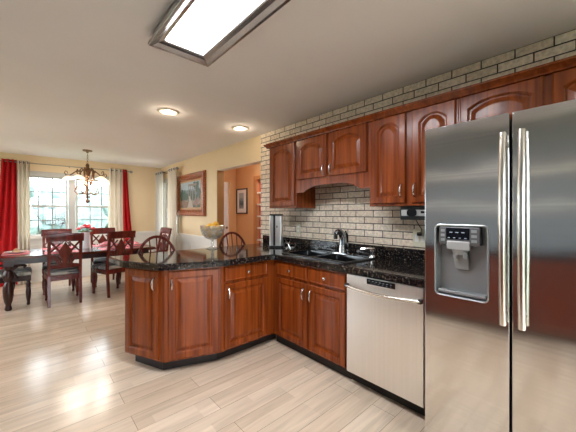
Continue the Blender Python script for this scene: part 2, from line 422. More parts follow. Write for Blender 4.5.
def wall_pieces(mb, a0, a1, z0, z1, openings, put):
    """solid wall between a0..a1 with rectangular openings (a0,a1,z0,z1); put(mb,a0,a1,z0,z1) adds one block"""
    cur = a0
    for o in sorted(openings):
        if o[0] > cur: put(mb, cur, o[0], z0, z1)
        if o[2] > z0: put(mb, o[0], o[1], z0, o[2])
        if o[3] < z1: put(mb, o[0], o[1], o[3], z1)
        cur = o[1]
    if cur < a1: put(mb, cur, a1, z0, z1)

WIN1 = (-.10, 1.48, .87, 2.07); WIN2 = (6.33, 7.17, .87, 2.07)
mb = MB(); wall_pieces(mb, DX-.15, WX+.12, 0, CH, [WIN1], lambda m, a, b, c, d: m.box(a, b, BY, BY+.14, c, d)); struct(mb.build('wall_back', 'wall'))
mb = MB(); wall_pieces(mb, FY, BY, 0, CH, [(3.28, 4.55, 0, 2.08), WIN2], lambda m, a, b, c, d: m.box(WX, WX+.12, a, b, c, d)); struct(mb.build('wall_right', 'wall'))
mb = MB(); wall_pieces(mb, LX-.1, 3.78, 0, CH, [(-.65, 1.75, .04, 2.08)], lambda m, a, b, c, d: m.box(a, b, FY-.12, FY, c, d)); struct(mb.build('wall_front', 'wall'))
mb = MB(); mb.box(LX-.1, LX, FY, 3.1, 0, CH); struct(mb.build('wall_left', 'left_paint'))
mb = MB(); mb.box(DX-.12, LX-.1, 3.0, 3.1, 0, CH); struct(mb.build('wall_left_return', 'wall'))
mb = MB(); wall_pieces(mb, 3.1, BY, 0, CH, [(4.5, 6.7, .6, 2.1)], lambda m, a, b, c, d: m.box(DX-.12, DX, a, b, c, d)); struct(mb.build('wall_left_dining', 'wall'))
# whitewashed brick facing on the kitchen wall
struct(MB().box(WX-.022, WX+.001, FY+.01, 3.262, 0, CH-.001).build('wall_right_brick', 'brick'))
# the hall beyond the opening
HX = 3.62; HY = 5.8
struct(MB().box(HX, HX+.1, 5.03, HY, 0, CH).build('wall_hall_side', 'orange'))
struct(MB().box(HX, HX+.1, 2.4, 4.30, 0, CH).box(HX, HX+.1, 4.30, 5.03, 2.06, CH).build('wall_hall_side_near', 'orange'))
mb = MB(); wall_pieces(mb, WX+.12, HX+.1, 0, CH, [(2.68, 3.44, 0, 2.05)], lambda m, a, b, c, d: m.box(a, b, HY, HY+.1, c, d)); struct(mb.build('wall_hall_end', 'orange'))
struct(MB().box(WX+.12, HX+.1, 2.3, 2.4, 0, CH).build('wall_hall_near', 'orange'))
struct(MB().box(WX+.12, WX+.124, 2.4, 3.27, 0, CH).box(WX+.12, WX+.124, 4.56, HY, 0, CH).box(WX+.12, WX+.124, 3.27, 4.56, 2.08, CH).build('wall_hall_inner', 'orange'))
# opening lining: darker orange jambs
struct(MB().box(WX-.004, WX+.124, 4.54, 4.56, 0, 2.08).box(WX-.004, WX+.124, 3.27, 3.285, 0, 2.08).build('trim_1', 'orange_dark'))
struct(MB().box(WX-.003, WX+.123, 3.286, 4.539, 2.0755, 2.0795).build('trim_6', 'white'))
# hall door
d = struct(MB().box(2.69, 3.43, HY+.02, HY+.06, .01, 2.04).build('door_1', 'door_white', bevel=.004))
mb = MB()
for (a, b) in ((2.78, 3.02), (3.10, 3.34)):
    for (z0, z1) in ((.2, .8), (.95, 1.5), (1.62, 1.9)):
        mb.box(a, b, HY+.012, HY+.021, z0, z1)
mb.build('door_panel', 'door_white', d, bevel=.005)
MB().ball((3.36, HY-.02, 1.0), .028).lathe([(.012, 0), (.012, .05)], (3.36, HY+.02, 1.0), axis='y').build('door_knob', 'bronze', d, smooth=True)
struct(MB().box(3.43, 3.50, HY-.018, HY, 0, 2.11).box(2.62, 2.69, HY-.018, HY, 0, 2.11).box(2.69, 3.43, HY-.018, HY, 2.04, 2.11).build('trim_2', 'orange', bevel=.004))
struct(MB().box(HX-.018, HX, 5.0, 5.08, 0, 2.12).box(HX-.018, HX, 4.22, 4.30, 0, 2.12).box(HX-.018, HX, 4.30, 5.0, 2.05, 2.12).build('trim_3', wood('orange stained casing', (.55, .24, .08), (.45, .18, .05), .35, .2), bevel=.004))
struct(MB().box(HX+.10, HX+.14, 4.2, 5.2, 0, CH).build('wall_hall_closet', 'orange'))

# wainscot: white boards, chair rail and panel mouldings
def wainscot(mb, a0, a1, put, panels):
    put(mb, a0, a1, 0, .87, .012); put(mb, a0, a1, .855, .90, .035); put(mb, a0, a1, 0, .12, .024)
    for (p, q) in panels:
        for (x0, x1, z0, z1) in ((p, q, .70, .72), (p, q, .22, .24), (p, p+.02, .24, .70), (q-.02, q, .24, .70)):
            put(mb, x0, x1, z0, z1, .024)
mb = MB(); wainscot(mb, 4.56, BY-.013, lambda m, a, b, c, d, t: m.box(WX-t, WX, a, b, c, d), [(4.66, 5.10), (5.2, 5.64), (5.74, 6.18), (6.28, 6.72), (6.82, 7.26)])
struct(mb.build('trim_4', 'white', bevel=.003))
mb = MB(); wainscot(mb, DX, WX, lambda m, a, b, c, d, t: m.box(a, b, BY-t, BY, c, d), [(-2.1, -1.5), (-1.4, -.8), (-.7, -.12), (0, .65), (.74, 1.38), (1.5, 1.92), (2.0, 2.38)])
struct(mb.build('trim_5', 'white', bevel=.003))
struct(MB().box(WX-.016, WX, 3.27, 3.28, 0, .1).build('baseboard_right', 'white'))

# windows
def window(name, a0, a1, z0, z1, units, put):
    """put(mb, a0, a1, t0, t1, z0, z1): t = depth from the room face outward"""
    mb = MB(); fr = .07
    put(mb, a0-fr, a0+.015, -.02, .10, z0-.02, z1+fr); put(mb, a1-.015, a1+fr, -.02, .10, z0-.02, z1+fr)
    put(mb, a0, a1, -.02, .10, z1-.015, z1+fr); put(mb, a0, a1, 0, .12, z0-.01, z0+.02)
    w = struct(mb.build(name, 'vinyl', bevel=.004))
    mb = MB(); put(mb, a0-.11, a1+.11, -.05, .03, z0-.04, z0-.005); mb.build('window_sill', 'white', w, bevel=.005)
    n = units; gap = .10; uw = ((a1-a0)-gap*(n-1))/n
    for k in range(n):
        u0 = a0+k*(uw+gap); u1 = u0+uw; zm = (z0+z1)/2
        if k: 
            mb = MB(); put(mb, u0-gap-.005, u0+.005, -.005, .09, z0, z1); mb.build('window_mullion', 'vinyl', w, bevel=.003)
        for (q0, q1, t) in ((z0+.02, zm+.02, .04), (zm-.02, z1-.015, .065)):
            s0, s1 = u0+.016, u1-.016
            mb = MB(); e = .034
            put(mb, s0, s0+e, t, t+.025, q0, q1); put(mb, s1-e, s1, t, t+.025, q0, q1)
            put(mb, s0+e, s1-e, t, t+.025, q0, q0+e); put(mb, s0+e, s1-e, t, t+.025, q1-e, q1)
            sa = mb.build('window_sash', 'vinyl', w, bevel=.002)
            mb = MB(); put(mb, s0+e, s1-e, t+.010, t+.014, q0+e, q1-e); mb.build('window_pane', 'pane', sa)
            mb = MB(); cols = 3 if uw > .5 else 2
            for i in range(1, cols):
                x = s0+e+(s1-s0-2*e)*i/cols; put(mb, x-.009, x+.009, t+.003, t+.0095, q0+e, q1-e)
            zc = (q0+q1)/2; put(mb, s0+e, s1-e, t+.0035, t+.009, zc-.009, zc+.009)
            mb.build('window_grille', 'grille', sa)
    return w
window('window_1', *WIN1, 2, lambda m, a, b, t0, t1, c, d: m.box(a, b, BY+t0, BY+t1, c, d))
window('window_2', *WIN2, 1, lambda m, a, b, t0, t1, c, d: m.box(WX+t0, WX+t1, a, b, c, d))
window('fill_window_3', -.65, 1.75, .06, 2.08, 2, lambda m, a, b, t0, t1, c, d: m.box(a, b, FY-t1, FY-t0, c, d))  # unseen patio door, added to let fill daylight into the kitchen
window('fill_window_4', 4.5, 6.7, .6, 2.1, 2, lambda m, a, b, t0, t1, c, d: m.box(DX-t1, DX-t0, a, b, c, d))  # unseen window, added for more daylight in the dining room

# garden outside the windows
struct(MB().box(-25, 30, 7.6, 45, -.5, -.35).box(-25, 30, -30, -2.8, -.5, -.35).box(-25, -2.5, -2.8, 7.6, -.5, -.35).box(3.9, 30, -2.8, 7.6, -.5, -.35).build('ground', 'lawn'))
def tree(x, y, h, r, label, seed):
    rnd = random.Random(seed)
    t = thing('tree', label, 'tree', (x, y, -.36), 0)
    MB().tube([(0, 0, 0), (.05, 0, h*.3), (0, .05, h*.62)], [.16, .13, .08]).build('trunk', 'bark', t, smooth=True)
    mb = MB()
    for i in range(16):
        a = rnd.random()*6.28; q = r*.75*rnd.random()**.5
        mb.ball((q*cos(a), q*sin(a), h*(.32+.6*rnd.random())), r*(.32+.25*rnd.random()), n=9)
    o = mb.build('crown', 'crown', t, smooth=True)
    tx = bpy.data.textures.new('leafy', 'CLOUDS'); tx.noise_scale = .35
    o.modifiers.new('sub', 'SUBSURF').levels = 1
    dm = o.modifiers.new('rough', 'DISPLACE'); dm.texture = tx; dm.strength = .55
tree(-1.2, 15.5, 2.9, 1.5, 'leafy tree outside the left half of the dining window', 1)
tree(1.9, 17.0, 2.7, 1.6, 'leafy tree outside the right half of the dining window', 2)
tree(10.5, 17.5, 3.6, 1.6, 'leafy tree outside the narrow side window', 3)

# ------------------------------------------------------------------ cabinet pieces
def door_mesh(mb, x0, x1, z0, z1, th=.02, stile=.058, rise=0.0, raised=True):
    """framed door, front towards -y, back at y=0"""
    nb, ns, ntp = 10, 4, 18
    def loop(i, y, rs, grow=0):
        a, b, c, d = x0+i, x1-i, z0+i, z1-i
        pts = [(a+(b-a)*k/nb, y, c) for k in range(nb)]
        pts += [(b, y, c+(d-rs-c)*k/ns) for k in range(ns)]
        for k in range(ntp):
            s_ = k/ntp; pts.append((b+(a-b)*s_, y, d-rs+rs*(1-abs(2*s_-1)**2.3)))
        pts += [(a, y, d-rs+(c-d+rs)*k/ns) for k in range(ns)]
        return pts
    ls = [loop(0, 0, 0), loop(0, -th+.006, 0), loop(.006, -th, 0)]
    if raised:
        ls += [loop(stile-.009, -th, rise), loop(stile, -th+.006, rise), loop(stile+.002, -th+.014, rise), loop(stile+.010, -th+.014, rise),
               loop(stile+.036, -th+.002, rise*.92), loop(stile+.040, -th+.001, rise*.9)]
    else:
        ls += [loop(.012, -th+.001, 0), loop(.018, -th+.0045, 0), loop(.024, -th+.0045, 0)]
    mb.loops(ls, True, True)
    return mb
def add_pull(parent, x, z, y=-.02, L=.10):
    MB().tube([(x, y, z-L/2), (x, y-.016, z-L/2+.006), (x, y-.026, z-L*.28), (x, y-.029, z), (x, y-.026, z+L*.28), (x, y-.016, z+L/2-.006), (x, y, z+L/2)],
              [.006, .0055, .0065, .0075, .0065, .0055, .006], 8).build('handle', 'nickel', parent, smooth=True)
def add_knob(parent, x, z, y=-.02):
    MB().lathe([(.007, 0), (.006, .012), (.012, .018), (.0155, .024), (.013, .030), (.003, .033)], (x, y, z), 12, axis='y').build('knob', 'nickel', parent, smooth=True)
def add_door(parent, x0, x1, z0, z1, rise=0.0, pull=None, stile=.058, m='cherry'):
    d_ = door_mesh(MB(), x0, x1, z0, z1, rise=rise, stile=stile).build('door', m, parent)
    if pull: add_pull(d_, *pull)
    return d_
def add_drawer(parent, x0, x1, z0, z1, knob=True, m='cherry'):
    d_ = door_mesh(MB(), x0, x1, z0, z1, raised=False).build('drawer', m, parent)
    if knob: add_knob(d_, (x0+x1)/2, (z0+z1)/2)
    return d_
CB, CT = .0975, .866     # base carcass bottom and top
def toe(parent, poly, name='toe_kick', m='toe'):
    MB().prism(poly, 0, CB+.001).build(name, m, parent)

FXB = 1.875              # carcass face of the sink run
R90 = -pi/2
# peninsula cabinet with drawer (next to the inner corner)
cab = thing('base_cabinet', 'cherry base cabinet with one drawer over one door, at the inner corner of the peninsula', 'cabinet', (1.272, 2.292, 0), 0)
MB().box(0, FXB-1.272+.03, 0, .578, CB, CT).build('body', 'cherry', cab, bevel=.002)
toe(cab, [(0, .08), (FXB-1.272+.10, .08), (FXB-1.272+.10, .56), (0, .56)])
add_drawer(cab, .03, .512, .720, .850)
add_door(cab, .03, .512, .115, .698, pull=(.062, .615))
# middle, turned a little
pL, pR = Vector((.838, 2.447)), Vector((1.272, 2.292)); ang = atan2(pR.y-pL.y, pR.x-pL.x); wid = (pR-pL).length
cab = thing('base_cabinet', 'cherry cabinet with one tall door, middle of the three peninsula fronts', 'cabinet', (pL.x, pL.y, 0), ang)
def loc2(p):   # world point into this cabinet's own axes
    v = Vector(p)-pL; return (v.x*cos(ang)+v.y*sin(ang), -v.x*sin(ang)+v.y*cos(ang))
MB().prism([(0, 0), (wid-.001, 0), loc2((1.271, 2.87)), loc2((.838, 2.87))], CB, CT).build('body', 'cherry', cab, bevel=.002)
toe(cab, [loc2((.855, 2.525)), loc2((1.271, 2.372)), loc2((1.271, 2.85)), loc2((.855, 2.85))])
add_door(cab, .03, wid-.018, .115, .850, pull=(.058, .745), stile=.062)
# end, turned strongly
pL2, pR2 = Vector((.648, 2.86)), Vector((.838, 2.447)); an2 = atan2(pR2.y-pL2.y, pR2.x-pL2.x); wi2 = (pR2-pL2).length
cab = thing('base_cabinet', 'cherry cabinet with one narrow dark door, angled end of the peninsula', 'cabinet', (pL2.x, pL2.y, 0), an2)
def loc3(p):
    v = Vector(p)-pL2; return (v.x*cos(an2)+v.y*sin(an2), -v.x*sin(an2)+v.y*cos(an2))
MB().prism([(0, 0), (wi2, 0), loc3((.837, 2.87)), loc3((.648, 2.87))], CB, CT).build('body', 'cherry', cab, bevel=.002)
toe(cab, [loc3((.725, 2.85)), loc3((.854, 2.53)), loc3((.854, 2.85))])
add_door(cab, .012, wi2-.055, .115, .850, pull=(wi2-.083, .745), stile=.062)
# sink base
cab = thing('sink_cabinet', 'cherry base cabinet under the sink with two doors and two knobbed drawer fronts', 'cabinet', (FXB, 2.29, 0), R90)
def Y(y): return 2.29-y
MB().box(.001, Y(1.368), .0, .56, CB, .70).box(.001, Y(1.368), 0, .02, .70, CT).build('body', 'cherry', cab, bevel=.002)
toe(cab, [(-.02, .055), (Y(1.368), .055), (Y(1.368), .54), (-.02, .54)])
for (y0, y1) in ((2.227, 1.806), (1.775, 1.383)):
    add_drawer(cab, Y(y0), Y(y1), .720, .850)
add_door(cab, Y(2.227), Y(1.806), .115, .698, pull=(Y(1.806)-.03, .60))
add_door(cab, Y(1.775), Y(1.383), .115, .698, pull=(Y(1.775)+.03, .60))

# dishwasher
dw = thing('dishwasher', 'stainless steel dishwasher between the sink cabinet and the refrigerator', 'dishwasher', (FXB, 1.362, 0), R90)
wd = .596
MB().box(.004, wd-.004, .012, .56, .11, .862).build('body', 'black', dw)
door = MB().box(.003, wd-.003, -.028, .011, .105, .861).build('door', 'steel_v', dw, bevel=.006, segs=3)
cp = MB().box(.185, .405, -.031, -.027, .816, .855).build('control_panel', 'black_gloss', door, bevel=.002)
for i in range(7): MB().box(.202+i*.028, .213+i*.028, -.0316, -.0308, .840, .843).build('button', 'icon', cp)
for i in range(6): MB().box(.22+i*.03, .225+i*.03, -.0316, -.0308, .826, .829).build('button', 'icon', cp)
hp = [(x_, -.052-.022*sin(pi*k/14), .778-.012*sin(pi*k/14)) for k, x_ in enumerate([.012+(wd-.024)*k/14 for k in range(15)])]
hb = MB().tube(hp, .0115, 10).build('handle', 'nickel', door, smooth=True)
for x_ in (.018, wd-.018):
    MB().box(x_-.013, x_+.013, -.062, -.028, .764, .792).build('handle_end', 'black', hb, bevel=.004)
MB().box(.0, wd, .06, .08, 0, .10).build('kick_plate', 'toe', dw)
# filler cabinet hidden between dishwasher and refrigerator
MBf = MB().box(.0, .06, .0, .56, CB, CT).box(0, .06, .07, .5, 0, CB)
fl = thing('filler_cabinet', 'narrow cherry filler panel between dishwasher and refrigerator', 'cabinet', (FXB, .765, 0), R90)
MBf.build('body', 'cherry', fl)

# worktop: one L-shaped slab with the sink cut-out, backsplash strip on the brick
BX = WX-.022
top = [(BX, 3.19), (.60, 3.19), (.575, 3.16), (.60, 2.86), (.613, 2.80), (.79, 2.43), (.83, 2.405), (1.262, 2.252), (1.29, 2.246), (1.80, 2.246), (1.835, 2.225), (1.835, .70), (BX, .70)]
SX0, SX1, SY0, SY1 = 1.915, 2.375, 1.40, 2.24
wt = thing('worktop', 'black speckled granite worktop running over the peninsula and the sink run', 'worktop', (0, 0, 0))
MB().prism(top, CT+.001, .92, edge=.010, holes=[[(SX0+.03, SY0+.03), (SX1-.03, SY0+.03), (SX1-.03, SY1-.03), (SX0+.03, SY1-.03)]]).build('slab', 'granite', wt)
MB().box(BX-.02, BX, .70, 3.19, .9205, 1.03).build('backsplash', 'granite', wt, bevel=.003)

# sink, faucet, soap pump
sk = thing('sink', 'black double-bowl drop-in kitchen sink in the worktop', 'sink', (0, 0, .9205))
MB().prism(rrect(SX0, SX1, SY0, SY1, .05), 0, .011, edge=.005, holes=[rrect(1.955, 2.285, 1.445, 1.80, .05), rrect(1.955, 2.285, 1.84, 2.195, .05)]).build('rim', 'black_gloss', sk)
for (a, b) in ((1.445, 1.80), (1.84, 2.195)):
    o1 = rrect(1.955, 2.285, a, b, .05); o2 = rrect(1.965, 2.275, a+.01, b-.01, .05); o3 = rrect(1.985, 2.255, a+.03, b-.03, .05)
    P = lambda l, z: [(x, y, z) for x, y in l]
    bw = MB().loops([P(o1, .009), P(o2, -.06), P(o2, -.15), P(o3, -.17)], False, True).build('bowl', 'black_gloss', sk, smooth=True)
    MB().lathe([(.04, -.168), (.04, -.165), (.03, -.166), (.002, -.167)], (2.12, (a+b)/2, 0)).build('drain', 'chrome', bw, smooth=True)
fa = thing('faucet', 'chrome pull-out kitchen faucet with dark spout behind the sink', 'faucet', (2.335, 1.765, .9315))
MB().prism(rrect(-.028, .028, -.13, .13, .027), 0, .011, edge=.004).build('base_plate', 'chrome', fa, smooth=True)
MB().lathe([(.042, .011), (.040, .03), (.037, .06), (.034, .085)], n=16).build('body', 'chrome', fa, smooth=True)
MB().tube([(.004, 0, .06), (.010, 0, .11), (.008, .003, .16), (-.006, .008, .20), (-.030, .016, .222), (-.055, .024, .216), (-.070, .029, .196)],
          [.040, .039, .037, .034, .030, .026, .023], 12).build('spout', 'dark_chrome', fa, smooth=True)
MB().lathe([(.019, 0), (.021, .03), (.018, .055)], (-.073, .030, .146)).build('spray_head', 'black_gloss', fa, smooth=True)
MB().tube([(.018, -.012, .08), (.050, -.018, .12), (.050, -.020, .17), (.024, -.018, .225)], [.012, .013, .011, .007], 8).build('lever', 'black_gloss', fa, smooth=True)
so = thing('soap_pump', 'small chrome soap pump at the right end of the sink', 'soap pump', (2.345, 1.435, .9315))
MB().lathe([(.030, 0), (.027, .012), (.017, .02), (.017, .045), (.025, .052), (.025, .08), (.010, .086)]).build('pump_body', 'chrome', so, smooth=True)
MB().tube([(0, 0, .070), (-.02, .03, .076), (-.055, .085, .072)], [.012, .011, .008]).build('pump_spout', 'chrome', so, smooth=True)

# tall steel canister and the wire stand beside it
cn = thing('canister', 'tall brushed steel canister with a dark vertical slot in the worktop corner', 'canister', (2.255, 2.70, .9205), radians(-48))
MB().prism(rrect(-.078, .078, -.065, .065, .02), .022, .385, edge=.006).build('body', 'steel_v', cn, smooth=True)
MB().prism(rrect(-.088, .088, -.075, .075, .025), 0, .022, edge=.006).build('base', 'black', cn, smooth=True)
MB().prism(rrect(-.079, .079, -.066, .066, .02), .385, .40, edge=.005).build('lid', 'black', cn, smooth=True)
MB().box(-.028, -.004, -.069, -.064, .024, .384).build('slot', 'black', cn)
MB().box(.012, .022, -.073, -.064, .24, .262).build('latch', 'black', cn)
ws = thing('wire_stand', 'small chrome wire stand beside the steel canister', 'wire stand', (2.305, 2.51, .9205), radians(-40))
mb = MB(); mb.tube([(.06*cos(a), .06*sin(a), .004) for a in [2*pi*k/20 for k in range(20)]], .004, 6, closed=True); mb.build('ring_base', 'chrome', ws, smooth=True)
MB().tube([(-.06, 0, .004), (-.065, 0, .05), (-.04, 0, .075), (-.06, 0, .12), (-.045, 0, .14)], .004, 6).build('hook', 'chrome', ws, smooth=True)
MB().tube([(.06, 0, .004), (.07, 0, .04), (.055, 0, .06), (-.045, 0, .055)], .004, 6).build('hook', 'chrome', ws, smooth=True)
MB().tube([(0, .06, .004), (0, .065, .04), (.0, .02, .07), (-.02, -.04, .05), (0, -.06, .004)], .004, 6).build('crossbar', 'chrome', ws, smooth=True)

# ------------------------------------------------------------------ wall cabinets
UX = 2.14
UB, UT = 1.39, 2.118
def upper(label, y0, y1, z0, z1):
    c = thing('wall_cabinet', label, 'cabinet', (UX, y0, z0), R90)
    MB().box(.0005, y0-y1-.0005, 0, BX-UX-.0005, 0, z1-z0).build('body', 'cherry', c, bevel=.002)
    return c
c = upper('narrow single-door cherry wall cabinet at the far left end of the row', 2.69, 2.222, UB, UT)
add_door(c, 2.69-2.655, 2.69-2.244, .02, UT-UB-.020, rise=.05)
c = upper('short two-door cherry wall cabinet over the sink with a cut-out valance', 2.222, 1.336, 1.655, UT)
add_door(c, 2.222-2.205, 2.222-1.798, .03, UT-1.655-.020, rise=.05, pull=(2.222-1.828, .095))
add_door(c, 2.222-1.767, 2.222-1.359, .03, UT-1.655-.020, rise=.05, pull=(2.222-1.737, .095))
w_ = 2.222-1.336; n = 24
vp = [(0, .001), (w_, .001), (w_, -.105)] + [(w_-.10-(w_-.2)*k/n, -.105+.062*min(1, (1-abs(2*k/n-1)**3)*1.15)) for k in range(n+1)] + [(0, -.105)]
MB().loops([[(x, -.0, z) for x, z in vp], [(x, .02, z) for x, z in vp]], True, True).build('valance', 'cherry', c)
c = upper('tall two-door cherry wall cabinet between the sink valance and the refrigerator', 1.336, .662, UB, UT)
add_door(c, 1.336-1.311, 1.336-1.021, .02, UT-UB-.020, rise=.05, pull=(1.336-1.048, .115))
add_door(c, 1.336-.971, 1.336-.677, .02, UT-UB-.020, rise=.05, pull=(1.336-.945, .115))
c = upper('low two-door cherry wall cabinet above the refrigerator', .662, -.24, 1.82, UT)
add_door(c, .662-.647, .662-.234, .012, UT-1.82-.020, rise=.045, stile=.05)
add_door(c, .662-.195, .662+.215, .012, UT-1.82-.020, rise=.045, stile=.05)
# crown moulding along the row and round its left end
cr = thing('crown_moulding', 'long cherry crown moulding along the top of the wall cabinets', 'moulding', (0, 0, 0))
prof = [(0, 2.100), (.024, 2.100), (.026, 2.108), (.034, 2.118), (.046, 2.132), (.050, 2.134), (.050, 2.148), (0, 2.148)]
MB().loops([[(UX-p, y, z) for p, z in prof] for y in (2.69+.0, -.24)], True, True).build('front_run', 'cherry', cr)
MB().loops([[(UX-p*k0, 2.691+p, z) for p, z in prof] if k0 else [(BX, 2.691+p, z) for p, z in prof] for k0 in (1, 0)], True, True).build('end_return', 'cherry', cr)

# radio under the cabinet, cord, outlets
rd = thing('radio', 'black under-cabinet radio with a silver face beside the refrigerator', 'radio', (2.19, 1.095, 1.282), R90)
MB().box(0, .27, 0, .22, 0, .107).build('case', 'black', rd, bevel=.006)
fp = MB().box(.012, .225, -.006, .001, .03, .078).build('face_panel', 'silver_panel', rd, bevel=.003)
MB().prism(rrect(.06, .135, .03, .08, .02), 0, .006).build('button_cluster', 'black_gloss', fp)
o = fp.children[0]; o.rotation_euler = (pi/2, 0, 0); o.location = (0, -.005, 0)
MB().box(.165, .205, -.0075, -.0055, .05, .068).build('dial_window', 'black_gloss', fp)
def outlet(label, y, z, w=.075, h=.118):
    t = thing('outlet', label, 'outlet', (BX, y, z), R90)
    MB().box(-w/2, w/2, -.006, 0, -h/2, h/2).build('cover_plate', 'outlet', t, bevel=.003)
    for k in (-1, 1):
        if w < .1: s_ = MB().prism(rrect(-.016, .016, -.014, .014, .01), 0, .002); xo = 0
        else: s_ = MB().prism(rrect(-.016, .016, -.032, .032, .004), 0, .002); xo = k*.024
        o_ = s_.build('socket', 'white', t); o_.rotation_euler = (pi/2, 0, 0); o_.location = (xo, -.006, 0 if w >= .1 else k*.022)
    return t
outlet('double ivory outlet plate on the brick beside the refrigerator', 1.045, 1.125, .115, .15)
outlet('small ivory outlet plate on the brick behind the wire stand', 2.50, 1.145)
cd = thing('power_cord', 'thin black cord hanging from the radio to the outlet plate', 'cord', (0, 0, 0))
MB().tube([(2.30, 1.02, 1.284), (2.32, 1.01, 1.25), (2.37, 1.00, 1.20), (2.405, 1.03, 1.165), (2.415, 1.04, 1.16)], .004, 6).build('cord', 'black', cd, smooth=True)
MB().box(2.41, 2.4305, 1.025, 1.06, 1.145, 1.175).build('plug', 'black', cd, bevel=.004)

# ------------------------------------------------------------------ refrigerator
FR_Y = .682
fr = thing('refrigerator', 'large side-by-side stainless steel refrigerator with a water dispenser', 'refrigerator', (1.656, FR_Y, 0), R90)
FW = .915; FZ0, FZ1 = .05, 1.80; GAP = .386
MB().box(.004, FW-.004, .072, .765, .03, 1.775).build('body', 'steel_dark', fr, bevel=.006)
MB().box(.02, FW-.02, .06, .10, .0, .05).build('base_grille', 'black', fr)
MB().box(.012, FW-.012, .058, .073, FZ0+.01, FZ1-.015).build('gasket', 'gasket', fr)
def fdoor(x0, x1, hole=None):
    mb = MB()
    if hole: mb.prism(rrect(x0, x1, FZ0, FZ1, .006, 2), 0, .06, holes=[hole])
    else: mb.prism(rrect(x0, x1, FZ0, FZ1, .006, 2), 0, .06)
    for v in mb.bm.verts: v.co = Vector((v.co.x, .06-v.co.z, v.co.y))
    return mb.build('door', 'steel', fr, bevel=.007, segs=3)
DX0, DX1, DZ0, DZ1 = FR_Y-.626, FR_Y-.383, .897, 1.272
dl = fdoor(0, GAP-.005, rrect(DX0, DX1, DZ0, DZ1, .022))
drt = fdoor(GAP+.005, FW)
def fhandle(par, x):
    z0, z1 = .82, 1.705
    pts = [(x, -.034-.020*sin(pi*k/20), z0+(z1-z0)*k/20) for k in range(21)]
    mb = MB().tube(pts, .0145, 12)
    for zz in (z0+.05, z1-.05): mb.tube([(x, -.036, zz), (x, .003, zz)], .011, 10)
    mb.build('handle', 'nickel', par, smooth=True)
fhandle(dl, FR_Y-.318); fhandle(drt, FR_Y-.249)
# dispenser set into the left door
hole = rrect(DX0, DX1, DZ0, DZ1, .022); hin = rrect(DX0+.008, DX1-.008, DZ0+.012, DZ1-.006, .03)
P = lambda l, y: [(x, y, z) for x, z in l]
cav = MB().loops([P(hole, .004), P(hin, .045), P(hin, .054)], False, True).build('dispenser_recess', 'cavity', dl, smooth=True)
MB().tube([(x, -.001, z) for x, z in hole], .005, 6, closed=True).build('dispenser_trim', 'cavity', dl, smooth=True)
MB().box(DX0+.02, DX1-.034, -.002, .05, 1.170, DZ1-.010).build('dispenser_housing', 'panel_grey', dl, bevel=.004)
MB().box(DX0+.055, DX0+.165, -.005, 0, 1.198, 1.258).build('display', 'display', dl, bevel=.001)
for i in range(4): MB().box(DX0+.064+i*.026, DX0+.074+i*.026, -.0055, -.0048, 1.204, 1.207).build('display_mark', 'icon', dl)
for i in range(3): MB().box(DX0+.072+i*.028, DX0+.086+i*.028, -.0055, -.0048, 1.232, 1.236).build('display_mark', 'icon', dl)
for zz in (1.185, 1.21, 1.235):
    MB().box(DX0+.028, DX0+.048, -.0035, -.0015, zz, zz+.014).build('button', 'cavity', dl, bevel=.001)
    MB().box(DX0+.172, DX0+.197, -.0035, -.0015, zz, zz+.014).build('button', 'cavity', dl, bevel=.001)
MB().box(DX0+.060, DX0+.165, -.012, .03, 1.145, 1.190).build('spout_cover', 'silver_panel', dl, bevel=.005)
MB().lathe([(.030, 0), (.036, .02), (.04, .028)], (DX0+.113, .025, 1.118)).lathe([(.009, 0), (.012, .03)], (DX0+.095, .012, 1.095)).lathe([(.009, 0), (.012, .03)], (DX0+.14, .012, 1.10)).build('nozzle', 'dim_plastic', dl, smooth=True)
pd = MB().prism(rrect(DX0+.085, DX0+.15, 1.04, 1.125, .012), 0, .008).build('paddle', 'dim_plastic', dl, smooth=True)
for v in pd.data.vertices: v.co = Vector((v.co.x, .044-v.co.z+(v.co.y-1.04)*-.15, v.co.y))
MB().prism([(DX0+.012+(DX1-DX0-.024)*k/12, .004+.0-.004*sin(pi*k/12)) for k in range(13)]+[(DX1-.012, .052), (DX0+.012, .052)], DZ0+.014, DZ0+.028, edge=.003).build('drip_tray', 'cavity', dl, smooth=True)
for x_ in (.05, FW-.05): MB().box(x_-.035, x_+.035, .02, .14, 1.776, 1.80).build('hinge_cover', 'steel_dark', fr, bevel=.006)

# ------------------------------------------------------------------ ceiling lamps
lp = thing('ceiling_light', 'long rectangular fluorescent ceiling light with a grey metal frame', 'ceiling light', (.745, 1.252, CH))
hx, hy = .200, .625
fr_ = []
prf = [(.022, 0), (.020, -.03), (.004, -.055), (0, -.072), (.004, -.082), (.020, -.080), (.045, -.066), (.070, -.060), (.078, -.054), (.078, -.03), (.06, 0)]
ring = [[(sx*(hx-p), sy*(hy-p), z) for p, z in prf] for sx, sy in ((-1, -1), (1, -1), (1, 1), (-1, 1))]
MB().loops(ring, ring=True).build('frame', 'lampmetal', lp, bevel=.002)
MB().box(-hx+.07, hx-.07, -hy+.07, hy-.07, -.052, -.04).build('diffuser', 'diffuser', lp)
def can(label, x, y):
    t = thing('recessed_light', label, 'ceiling light', (x, y, CH), 0, 'recessed lights over the peninsula')
    MB().lathe([(.044, -.0015), (.060, -.006), (.080, -.012), (.100, -.010), (.114, -.001)], n=28, cap=False).build('trim_ring', 'cantrim', t, smooth=True)
    MB().lathe([(.0005, -.020), (.022, -.017), (.038, -.009), (.046, -.003)], n=24, cap=False).build('bulb', 'canlight', t, smooth=True)
    light('recessed_bulb', 'POINT', (x, y, CH-.045), (0, 0, 0), 0.9, (1, .80, .56), shadow_soft_size=.02)
can('lit round recessed light, nearer the dining room', 1.14, 3.20)
can('lit round recessed light, nearer the brick wall', 2.055, 3.19)
